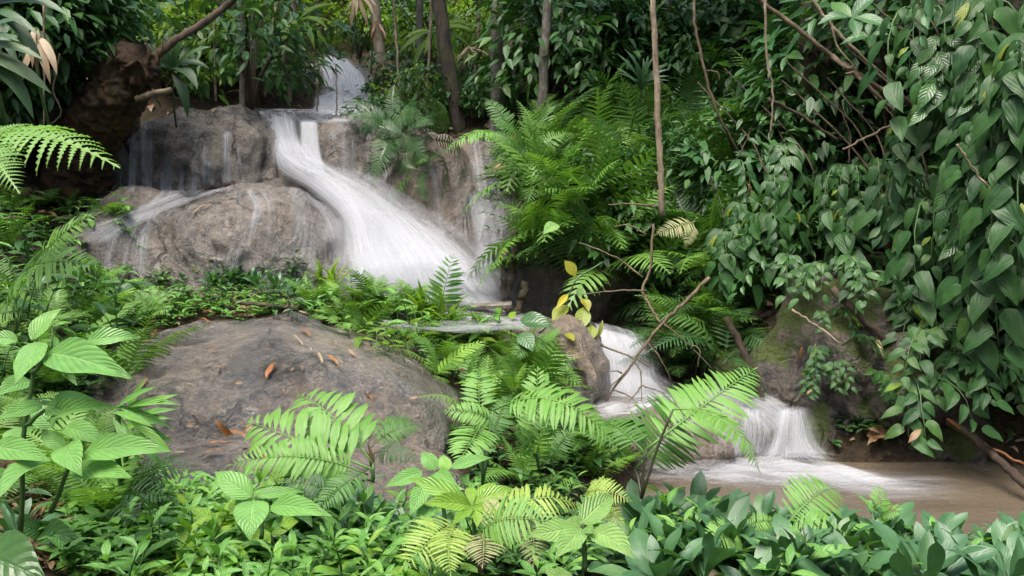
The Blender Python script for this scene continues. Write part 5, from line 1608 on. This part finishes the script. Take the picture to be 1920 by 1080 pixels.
hero_herb('pair of big dark oval leaves lying on the small brown boulder', (1030, 625, 5.0), [[(1010, 625, 5.0), (1030, 610, 5.0)]], [(975, 600, 1036, 606, 28, 5.0, 4.95, 'under'), (980, 605, 1040, 616, 28, 4.95, 4.9, 'under'), (975, 625, 1000, 660, 34, 4.9, 4.8, 'under')])

# narrow bamboo-like leaves at the far left edge and by the herb
def fan(label, root, n, L, key, a0, a1, Y, name='palm_sprig', cat='palm', w=1.0):
    rp = at(*root)
    o = empty(name, rp, label, cat)
    for i in range(n):
        a = math.radians(a0 + (a1 - a0) * i / max(1, n - 1) + rg.uniform(-5, 5))
        d = Vector((math.cos(a), rg.uniform(-.45, .1), math.sin(a))).normalized()
        p0 = Vector((rg.uniform(-.03, .03), 0, rg.uniform(-.03, .03)))
        child('leaf', rg.choice(LP[key]), o, span(p0, p0 + d * L * rg.uniform(.75, 1.1), Vector((0, -.7, .7)), w))
    link_obj('stem', tube_mesh('stem', [Vector((0, 0, 0)), Vector((-.05, .1, -.2)), Vector((-.1, .3, -.5))], .008, .010, M['stem'], 8, 6), o)
    return o


fan('palm sprig with long narrow leaves drooping at the top left corner', (-25, 20, 4.2), 8, .42, 'palm', 40, -75, 4.2, w=1.8)
fan('second palm sprig with bright strap leaves below the top left corner', (-40, 90, 4.0), 7, .36, 'palm', 20, -80, 4.0, w=2.0)
fan('dry straw-coloured hanging leaves in the left hollow', (66, 62, 5.2), 5, .30, 'straw', -60, -110, 5.2, 'withered_sprig', 'dead leaves', 1.3)
fan('radiating palm fan behind the fern slope', (1205, 165, 7.6), 14, .32, 'palm', 150, 10, 7.6, w=1.4)
fan('fan of blue green leaves right of the rotten stump', (325, 130, 8.2), 8, .42, 'palm', 175, -75, 8.2, w=2.6)
fan('slender bamboo sprig with curved leaves above the rock shelf', (238, 800, 2.6), 9, .16, 'small', 60, -40, 2.6, 'bamboo_sprig', 'bamboo', .45)
fan('second bamboo sprig of narrow leaves right of the big herb', (222, 770, 2.5), 8, .17, 'small', 30, -60, 2.5, 'bamboo_sprig', 'bamboo', .45)

# ------------------------------------------------------------------ near bank
RS = [plan_rosette(500 + i, 12 + i % 3, .24, 'dark', .07 + .02 * (i % 3), (5, 65)) for i in range(6)]
out = []
for px, py in scatter(rg, 44, 1190, 1960, 990, 1200):
    p = hp(px, py)
    if p.z < -.03:
        continue
    out.append(rg.choice(RS).put('rosette_plant', p + Vector((0, 0, .03)), rg.uniform(0, 6.28), rg.uniform(.75, 1.05), '', 'plant', None, (rg.uniform(.1, .5), rg.uniform(-.2, .2))))
order(out, 'dark rosette plant with long wet leaves on the near bank', 'dark rosettes on the near bank')
out = []
for px, py, y, s in [(1310, 950, 2.9, 1.1), (1480, 980, 2.8, .9), (1890, 1010, 2.6, 1.0), (1790, 1040, 2.5, .95), (1720, 1015, 2.7, .85), (1240, 970, 2.8, .9), (1640, 1010, 2.7, .9), (1560, 1030, 2.6, .9), (1420, 1030, 2.75, .95), (1680, 1050, 2.75, 1.0), (1760, 1060, 2.8, .95), (1850, 1050, 2.75, 1.0), (1930, 1040, 2.8, 1.0), (1530, 1050, 2.85, .9), (1370, 1010, 2.9, .9)]:
    p = at(px, py + 25, y)
    p.z = float(ground([p.x], [p.y])[0]) + .04
    out.append(rg.choice(RS).put('rosette_plant', p, rg.uniform(0, 6.28), s, '', 'plant', None, (.1, 0)))
order(out, 'tall dark rosette plant standing out against the brown pool', 'tall rosettes at the pool edge')
out = []
for px, py in [(20, 1035), (640, 1010), (690, 1040), (660, 980), (720, 1075), (770, 1060), (600, 1075), (560, 1040)]:
    out.append(rg.choice(RS).put('rosette_plant', hp(px, py), rg.uniform(0, 6.28), rg.uniform(.6, .85), '', 'plant', None, (.15, 0)))
order(out, 'bluish dark rosette plant among the small bright herbs', 'rosettes among the small herbs')
HB = [plan_herb(600 + i, .24, 4, .12, 'small', .3, True, .1, 'stem', 2) for i in range(5)]
HBB = [plan_herb(620 + i, .26, 4, .15, 'bright', .3, True, .1, 'stem', 1) for i in range(3)]
HU = [plan_herb(640 + i, .30, 4, .16, 'under', .3, False, .2, 'stem', 2) for i in range(4)]
out = []
for px, py in scatter(rg, 52, 240, 830, 1000, 1200):
    out.append(rg.choice(HB + HB + HB + HBB + HU[:2]).put('small_herb', hp(px, py), rg.uniform(0, 6.28), rg.uniform(.6, .95), '', 'herb', None, (rg.uniform(-.1, .2), rg.uniform(-.2, .2))))
order(out, 'small bright herb with pointed leaf pairs in the foreground carpet', 'small herbs of the foreground carpet')
out = []
for px, py in scatter(rg, 12, 300, 660, 955, 1010):
    out.append(rg.choice(HB).put('small_herb', hp(px, py), rg.uniform(0, 6.28), rg.uniform(.4, .6), '', 'herb', None, (rg.uniform(-.1, .2), 0)))
order(out, 'small sprawling herb at the edge of the rock shelf', 'small herbs at the rock shelf')
out = []
for px, py in scatter(rg, 18, 820, 1230, 960, 1150):
    out.append(rg.choice(HU + HB).put('small_herb', hp(px, py), rg.uniform(0, 6.28), rg.uniform(.6, .9), '', 'herb', None, (rg.uniform(-.1, .2), 0)))
order(out, 'low leafy herb between the foreground ferns', 'herbs between the foreground ferns')
out = []
for px, py in scatter(rg, 12, 850, 1180, 800, 940):
    out.append(rg.choice(FNS + HU).put('undergrowth_plant', hp(px, py), rg.uniform(0, 6.28), rg.uniform(.6, .9), '', 'plant', None, (.2, 0)))
order(out, 'green undergrowth plant below the small brown boulder', 'undergrowth below the small boulder')
out = []
for px, py in scatter(rg, 20, -30, 230, 720, 1000):
    out.append(rg.choice(HU + FNS).put('undergrowth_plant', hp(px, py), rg.uniform(0, 6.28), rg.uniform(.5, .9), '', 'plant', None, (.2, 0)))
order(out, 'shaded undergrowth plant beneath the big veined herb', 'undergrowth beneath the big herb')

out = []
for px, py in scatter(rg, 18, 1200, 1940, 985, 1170):
    if hp(px, py).z < -.02:
        continue
    out.append(rg.choice(HB + HU + HBB).put('near_bank_herb', hp(px, py) + Vector((0, 0, .02)), rg.uniform(0, 6.28), rg.uniform(.7, 1.05), '', 'herb', None, (rg.uniform(-.1, .3), rg.uniform(-.2, .2))))
order(out, 'bright herb poking up between the dark rosettes of the near bank', 'herbs between the dark rosettes')

# ------------------------------------------------------------------ strip of plants beside the front dome
SB = [plan_fern(700 + i, 6, .34, ['fern', 'broaddark', 'broad'], elev=(5, 60)) for i in range(4)]
SG = []
for i in range(3):
    r_ = random.Random(720 + i)
    P = Plan()
    for k in range(12):
        a = r_.uniform(0, 6.28)
        e = math.radians(r_.uniform(30, 80))
        d = Vector((math.cos(a) * math.cos(e), math.sin(a) * math.cos(e), math.sin(e)))
        P.add('blade', r_.choice(LP['grass']), span(Vector((0, 0, 0)), d * r_.uniform(.18, .34), Vector((0, 0, 1)), .9))
    SG.append(P)
HS = [plan_herb(740 + i, .24, 4, .14, 'small', .4, False, .2, 'stem', 2) for i in range(4)]
HL = [plan_herb(760 + i, .22, 4, .16, 'lit', .4, False, .25, 'stem', 2) for i in range(3)]
path = smooth_path([(585, 545), (660, 590), (760, 625), (860, 670), (950, 715), (1030, 780)], 60)
wid = np.interp(np.linspace(0, 1, 60), [0, .3, .7, 1], [30, 55, 70, 60])
out = []
for k in range(96):
    i = rg.randrange(60)
    px, py = path[i][0] + rg.uniform(-25, 25), path[i][1] + rg.uniform(-1, 1) * wid[i]
    out.append(rg.choice(SB + SB + HS + HL + SG[:1]).put('ledge_plant', hp(px, py), rg.uniform(0, 6.28), rg.uniform(.45, .75) + .45 * i / 60, '', 'plant', None, (rg.uniform(0, .4), rg.uniform(-.1, .3))))
out.sort(key=lambda o: pix(o.location)[1])
order(out[:48], 'leafy plant on the upper green strip beside the front dome', 'plants on the upper green strip')
order(out[48:], 'leafy plant on the lower green strip beside the front dome', 'plants on the lower green strip')
out = []
for px, py in [(765, 618), (800, 630), (835, 640), (868, 648), (900, 655), (930, 662), (960, 668), (820, 655), (880, 672), (780, 640)]:
    out.append(rg.choice(SB + HS + HL).put('lip_plant', hp(px, py), rg.uniform(0, 6), rg.uniform(1.0, 1.35), '', 'plant', None, (.1, 0)))
order(out, 'leafy plant screening the pool lip below the white cascade', 'plants on the pool lip')
out = []
for px, py in [(600, 545), (625, 555), (810, 610), (830, 625), (790, 600), (850, 640)]:
    out.append(rg.choice(SG).put('grass_tuft', hp(px, py), rg.uniform(0, 6), rg.uniform(.9, 1.3), '', 'grass tuft'))
order(out, 'grassy tuft at the foot of the white cascade', 'grass tufts at the cascade foot')
out = []
for px, py in scatter(rg, 54, 150, 600, 520, 605):
    out.append(rg.choice(HS + HU + SB[:1] + RS[:2]).put('ledge_herb', hp(px, py), rg.uniform(0, 6.28), rg.uniform(.4, .75), '', 'herb', None, (.1, 0)))
order(out, 'low herb in front of the round dome boulder', 'herbs in front of the round dome')
out = []
for px, py in [(400, 548), (430, 545), (460, 552), (495, 555), (520, 560)]:
    out.append(rg.choice(RS).put('rosette_plant', hp(px, py), rg.uniform(0, 6.28), rg.uniform(.7, .95), '', 'plant', None, (.2, 0)))
order(out, 'dark bluish rosette at the base of the round dome boulder', 'dark rosettes at the round dome')
out = []
for px, py in scatter(rg, 46, -30, 240, 390, 740):
    out.append(rg.choice(HU + SB + HS).put('bank_plant', hp(px, py), rg.uniform(0, 6.28), rg.uniform(.8, 1.3), '', 'plant', None, (.2, .1)))
order(out, 'green plant on the left bank beside the water slide', 'plants on the left bank')

# ------------------------------------------------------------------ glossy vines of the right bank
VN = [plan_vine(800 + i, .60, 11, .15, 'piper', .2 + .05 * (i % 3), 3) for i in range(7)]
VB = [plan_vine(820 + i, .70, 10, .165, 'under', .2, 3) for i in range(3)]


def vines(n, x0, x1, y0, y1, sc, text, group, pool):
    out = []
    for px, py in scatter(rg, n, x0, x1, y0, y1, .6):
        p = hp(px, py)
        out.append(rg.choice(pool).put('vine', p, rg.uniform(-.5, .7), rg.uniform(*sc), '', 'vine', None, (0, rg.uniform(-.15, .15))))
    order(out, text, group)


vines(14, 1640, 1980, 330, 480, (.8, 1.1), 'glossy vine with hanging heart-shaped leaves, upper right bank', 'vines on the upper right bank', VN)
vines(7, 1470, 1620, 480, 560, (.5, .7), 'small leafy vine draped over the top of the mossy rock', 'vines draped on the mossy rock', VB + VN)
vines(16, 1690, 1980, 470, 620, (.8, 1.05), 'glossy vine with hanging heart-shaped leaves, middle right bank', 'vines on the middle right bank', VN)
vines(9, 1690, 1960, 640, 750, (.6, .85), 'glossy vine trailing low above the brown pool', 'vines trailing above the pool', VN)
vines(10, 1340, 1600, 360, 450, (.7, .9), 'leafy green vine hanging over the mossy rock', 'vines over the mossy rock', VB + VN[:1])
vines(5, 1490, 1640, 600, 740, (.32, .45), 'small vine sprig on the face of the mossy rock', 'vine sprigs on the mossy rock', VN)
HG = [plan_hanging(850 + i, 10, .155, 'piper', .58, .7) for i in range(5)] + [plan_hanging(860, 9, .15, 'under', .5, .7), plan_hanging(861, 9, .15, 'whorl', .5, .7)]
out = []
for px, py in scatter(rg, 34, 1560, 1960, -60, 420, .6):
    if px < 1720 - py * .35 and py < 300:
        continue
    Y = 6.1 - (px - 1500) / 460 * 1.7
    out.append(rg.choice(HG).put('climbing_vine', at(px, py, Y), rg.uniform(-.6, .6), rg.uniform(.8, 1.25), '', 'vine'))
order(out, 'dark climbing vine hanging in the leafy curtain at the right edge', 'climbing vines of the right curtain')
out = []
for px, py, Y in [(1380, 300, 6.2), (1440, 330, 6.0), (1470, 270, 6.2), (1530, 330, 5.9), (1400, 380, 6.0), (1590, 310, 5.7), (1640, 300, 5.6), (1440, 400, 5.8), (1360, 430, 5.9)]:
    out.append(rg.choice(HG).put('climbing_vine', at(px, py, Y), rg.uniform(-.6, .6), rg.uniform(.75, 1.1), '', 'vine'))
order(out, 'climbing vine with pointed leaves hanging above the mossy rock', 'climbing vines above the mossy rock')

# ------------------------------------------------------------------ fallen leaves
def fallen(px, py, L, ang, key, label, w=1.0, Y=None, group=None):
    p, n = hit(px, py)
    o = empty('fallen_leaf', p + n * .008, label, 'leaf', group)
    right = Vector((1, 0, 0)) - n * n.x
    upv = n.cross(right).normalized()
    right.normalize()
    d = right * math.cos(ang) + upv * math.sin(ang)
    l = L * (.85 if key == 'orange' else 1.0) * (p - CAM).length / F
    w = w * rg.uniform(.55, 1.0)
    child('blade', rg.choice(LP[key]), o, span(-d * l * .5, d * l * .5 + n * l * .12, n, w))
    link_obj('midrib', tube_mesh('midrib', [-d * l * .62 + n * .004, -d * l * .45 + n * .004], .0025, .0015, M['twig'], 3, 4), o)
    return o


for a in [(512, 700, 56, 1.35, 'orange', 'long orange leaf standing upright on the front dome'), (425, 805, 75, 2.2, 'orange', 'large curled orange leaf on the rock shelf'),
          (445, 822, 60, 2.6, 'orange', 'broad orange leaf folded over the large curled one'), (405, 838, 46, .1, 'orange', 'thin orange leaf lying flat below the curled leaves'), (382, 607, 40, 2.6, 'orange', 'crumpled orange leaf on top of the front dome'),
          (385, 588, 22, .3, 'orange', 'small orange leaf behind the crumpled one'), (455, 596, 34, .1, 'orange', 'flat orange leaf in the puddle on top of the dome'), (600, 675, 42, 2.0, 'straw', 'pale curled leaf on the right flank of the front dome'),
          (622, 680, 44, 2.5, 'orange', 'narrow orange leaf right of the pale curled one'), (692, 750, 34, 2.2, 'orange', 'orange leaf low on the right flank of the dome'), (400, 661, 22, 1.0, 'dead', 'round brown leaf on the face of the front dome'),
          (292, 630, 32, 1.5, 'orange', 'narrow upright leaf on the mossy left of the dome'), (555, 642, 40, 2.5, 'straw', 'straw leaf near the top right of the dome'), (570, 628, 40, 2.5, 'orange', 'rust leaf beside the straw leaf on the dome'),
          (375, 397, 34, .7, 'straw', 'tan leaf stuck on the round dome boulder'), (390, 390, 24, .7, 'dead', 'brown leaf next to the tan one on the round dome'), (426, 343, 18, 2.4, 'orange', 'small rust leaf at the foot of the upper wall'),
          (150, 425, 22, .1, 'orange', 'yellow-brown leaf on the left bank by the slide'), (365, 207, 12, 0, 'straw', 'yellow leaf on top of the upper wall'), (402, 209, 14, 1.2, 'dead', 'dry leaf upright on top of the upper wall'),
          (475, 860, 80, 2.55, 'orange', 'long tan strip of leaf on the rock shelf'), (400, 857, 40, .25, 'dead', 'dull brown strip on the rock shelf'), (465, 805, 24, .8, 'dead', 'small brown leaf right of the big orange leaves'),
          (1106, 1056, 70, .15, 'orange', 'orange bark-like leaf on the ground under the pale herb'), (1225, 1000, 36, .4, 'orange', 'curled orange leaf under the dark rosettes'), (275, 720, 26, 1.3, 'orange', 'rust leaf on the left foot of the dome'),
          (660, 665, 26, 2.4, 'dead', 'brown leaf high on the right flank'), (1500, 660, 34, 1.45, 'orange', 'orange leaf stuck upright on the mossy rock'), (1538, 655, 26, 2.2, 'dead', 'brown leaf on the mossy rock'),
          (1648, 655, 60, 1.5, 'straw', 'long tan leaf hanging on the mossy bank'), (745, 270, 20, .5, 'straw', 'pale leaf caught in the hanging ferns'), (700, 262, 16, .8, 'orange', 'orange leaf on the rim by the hanging ferns')]:
    fallen(*a)


def litter(name, n, x0, x1, y0, y1, L0, L1, seed, keys=('dead', 'straw', 'dead'), soil=True):
    rr = random.Random(seed)
    for key in set(keys):
        vs, fs, uv = [], [], []
        for _ in range(n * keys.count(key) // len(keys)):
            qx, qy = rr.uniform(x0, x1), rr.uniform(y0, y1)
            if soil and not on_soil(qx, qy):
                continue
            p, nn = hit(qx, qy)
            src = rr.choice(LP[key])
            a = rr.uniform(0, 6.28)
            d = Vector((math.cos(a), math.sin(a), rr.uniform(-.1, .35)))
            mt = span(p + nn * rr.uniform(.005, .03), p + nn * .015 + d * rr.uniform(L0, L1), nn + rnd_unit(rr) * .5, rr.uniform(.7, 1.2))
            o = len(vs)
            vs += [mt @ v.co for v in src.vertices]
            fs += [tuple(i + o for i in f.vertices) for f in src.polygons]
            u = np.zeros((len(src.vertices), 2))
            for lp, q in zip(src.loops, src.uv_layers[0].data):
                u[lp.vertex_index] = q.uv
            uv += u.tolist()
        link_obj(name, mesh_from(name, vs, fs, uv, M[key]), kind='stuff')


litter('leaf_litter', 420, -60, 330, 850, 1090, .03, .11, 1)
litter('leaf_litter', 260, 150, 620, 540, 620, .03, .11, 2)
litter('leaf_litter', 300, 560, 1250, 560, 1090, .05, .14, 3)
litter('leaf_litter', 380, 1380, 1960, 430, 850, .07, .18, 4)
litter('leaf_litter', 500, 0, 1500, -50, 420, .10, .30, 5)
litter('leaf_litter', 300, 1200, 1950, 960, 1100, .05, .14, 6)
litter('rock_litter', 170, 270, 800, 590, 860, .010, .05, 7, ('dead', 'straw', 'straw'), False)
litter('rock_litter', 60, 330, 620, 370, 520, .012, .05, 8, ('dead', 'straw', 'straw'), False)

# ------------------------------------------------------------------ low cover over the soil
def cover(n, x0, x1, y0, y1, L0, L1, key, seed, hmax=.10, prof='lance', w=.4):
    rr = random.Random(seed)
    src = leaf_mesh('cover', prof, w, M[key], nl=4, na=1, fold=.3, arch=.1, seed=seed)
    sv = [v.co.copy() for v in src.vertices]
    su = [(.5 + .5 * s_, t_) for t_ in np.linspace(0, 1, 4) for s_ in (-1, 0, 1)]
    sf = [tuple(p.vertices) for p in src.polygons]
    vs, fs, uv = [], [], []
    for _ in range(n):
        qx, qy = rr.uniform(x0, x1), rr.uniform(y0, y1)
        if not on_soil(qx, qy):
            continue
        p, nn = hit(qx, qy)
        if p.z < .06 and p.y > 3.3:
            continue
        base = p + Vector((0, 0, rr.uniform(.01, hmax)))
        a0 = rr.uniform(0, 6.28)
        for k in range(rr.choice((2, 3, 4))):
            a = a0 + k * 2.1 + rr.uniform(-.4, .4)
            d = Vector((math.cos(a), math.sin(a), rr.uniform(-.15, .5))).normalized()
            mt = span(base, base + d * rr.uniform(L0, L1), Vector((0, 0, 1)) + rnd_unit(rr) * .3, rr.uniform(.8, 1.2))
            o = len(vs)
            vs += [mt @ c for c in sv]
            fs += [tuple(i + o for i in f) for f in sf]
            uv += su
    link_obj('ground_cover', mesh_from('ground_cover', vs, fs, uv, M[key]), kind='stuff')


cover(1500, 120, 900, 930, 1110, .035, .085, 'small', 1)
cover(700, 820, 1250, 850, 1110, .035, .08, 'under', 2)
cover(900, 150, 620, 515, 620, .03, .075, 'small', 3, .07)
cover(900, 560, 1080, 530, 820, .03, .08, 'under', 4)
cover(900, -40, 260, 380, 760, .04, .10, 'under', 5)
cover(700, 1180, 1950, 580, 900, .04, .10, 'under', 6)
cover(700, 1150, 1960, 960, 1110, .04, .09, 'under', 7)
cover(500, 900, 1450, 250, 600, .05, .12, 'under', 8, .15)

# ------------------------------------------------------------------ spray hanging over the falls
def mist(px, py, Y, r, dens):
    bm = bmesh.new()
    bmesh.ops.create_icosphere(bm, subdivisions=3, radius=1.0)
    me = bpy.data.meshes.new('mist')
    bm.to_mesh(me)
    bm.free()
    m, b = new_mat('spray')
    vol = b.n('VolumePrincipled', {'Color': (0.9, 0.93, 0.97), 'Density': dens, 'Anisotropy': 0.2})
    o = b.nt.nodes.new('ShaderNodeOutputMaterial')
    b.nt.links.new(vol.outputs[0], o.inputs['Volume'])
    ob = link_obj('mist', me, None, m, kind='stuff')
    ob.location = at(px, py, Y)
    ob.scale = r


mist(800, 545, 6.5, (.75, .35, .20), .9)
mist(700, 450, 7.3, (.45, .3, .25), .8)
mist(940, 520, 6.6, (.22, .25, .4), .7)
mist(1190, 745, 5.35, (.35, .22, .10), .7)
mist(260, 385, 7.9, (.5, .3, .12), 1.0)

# ------------------------------------------------------------------ bamboo and withered leaves in the lit gap
for x0, y0, x1, Y, r, lab in [(752, 215, 735, 10.4, .018, 'thin tan bamboo culm left of the leaning dark tree'), (800, 205, 812, 10.6, .02, 'tan bamboo culm just behind the leaning dark tree'), (884, 215, 905, 10.2, .022, 'grey-green bamboo culm between the leaning and the peeling tree'),
                              (903, 210, 890, 10.6, .016, 'slender crossing bamboo culm beside the peeling tree'), (965, 225, 990, 9.8, .02, 'pale bamboo culm right of the peeling tree'), (520, 180, 560, 11.0, .02, 'slanted tan bamboo culm left of the far cascade'),
                              (470, 195, 505, 10.6, .014, 'thin slanting dry culm behind the straight pale trunk'), (405, 190, 398, 10.2, .016, 'dark thin culm left of the straight pale trunk'), (566, 165, 548, 11.6, .02, 'brown culm at the left edge of the far cascade'),
                              (632, 230, 630, 9.6, .009, 'bare thin stem standing in front of the far cascade'), (594, 225, 598, 9.8, .010, 'dark thin stem at the left of the far cascade')]:
    top = -60 if r > .012 else 120
    stick('bamboo_culm' if r > .012 else 'bare_stem', [(x0, y0, Y), ((x0 + x1) / 2, (y0 + top) / 2, Y), (x1, top, Y)], r, r * .8, 'twigpale' if 'tan' in lab or 'pale' in lab else 'twig', lab, 'bamboo' if r > .012 else 'stem', wob=.004)
fan('brown withered banana leaf hanging above the far cascade', (672, -10, 9.6), 7, .34, 'straw', -40, -130, 9.6, 'withered_sprig', 'dead leaves', .9)
fan('tattered brown leaves hanging beside the slender brown tree', (704, 40, 9.6), 5, .26, 'dead', -60, -110, 9.6, 'withered_sprig', 'dead leaves', .35)
fan('dry tan leaf tuft behind the leaning dark tree', (880, 90, 10.2), 7, .28, 'straw', -20, -150, 10.2, 'withered_sprig', 'dead leaves', .8)
fan('bamboo tuft painted yellow-lit at the top left of the far cascade', (560, 40, 11), 10, .5, 'grass', 20, -160, 11, 'bamboo_sprig', 'bamboo', 1.6)
fan('bright bamboo tuft right of the far cascade top', (812, 60, 10.8), 10, .5, 'grass', 20, -160, 11, 'bamboo_sprig', 'bamboo', 1.6)

# ------------------------------------------------------------------ the wood round and behind the viewpoint: unseen trees added to block low sky
BIG = [leafcloud('crown', 'under', 1300, 3.4, 3.4, 2.2, .50, 950 + k, 'ovate', .5, .4, .2) for k in range(2)]
for k, (x, y) in enumerate([(-7, -1), (-5, -5), (-1, -7), (3, -6.5), (6.5, -4), (8, 0.5), (-9, 3), (9, 4.5), (-3, -11), (4, -11)]):
    z = float(ground([x], [y])[0])
    o = empty('tree', (x, y, z), 'unseen forest tree added behind the viewpoint to block low skylight', 'tree', 'unseen trees added behind the viewpoint')
    link_obj('trunk', tube_mesh('trunk', [Vector((0, 0, -.3)), Vector((.1, 0, 2.5)), Vector((0, .1, 5.5))], .16, .10, M['trunk'], 12, 8, .02, k), o)
    c = link_obj('crown', BIG[k % 2], o, kind='stuff')
    c.location = (0, 0, 4.6)
    c.rotation_euler = (0, 0, k)
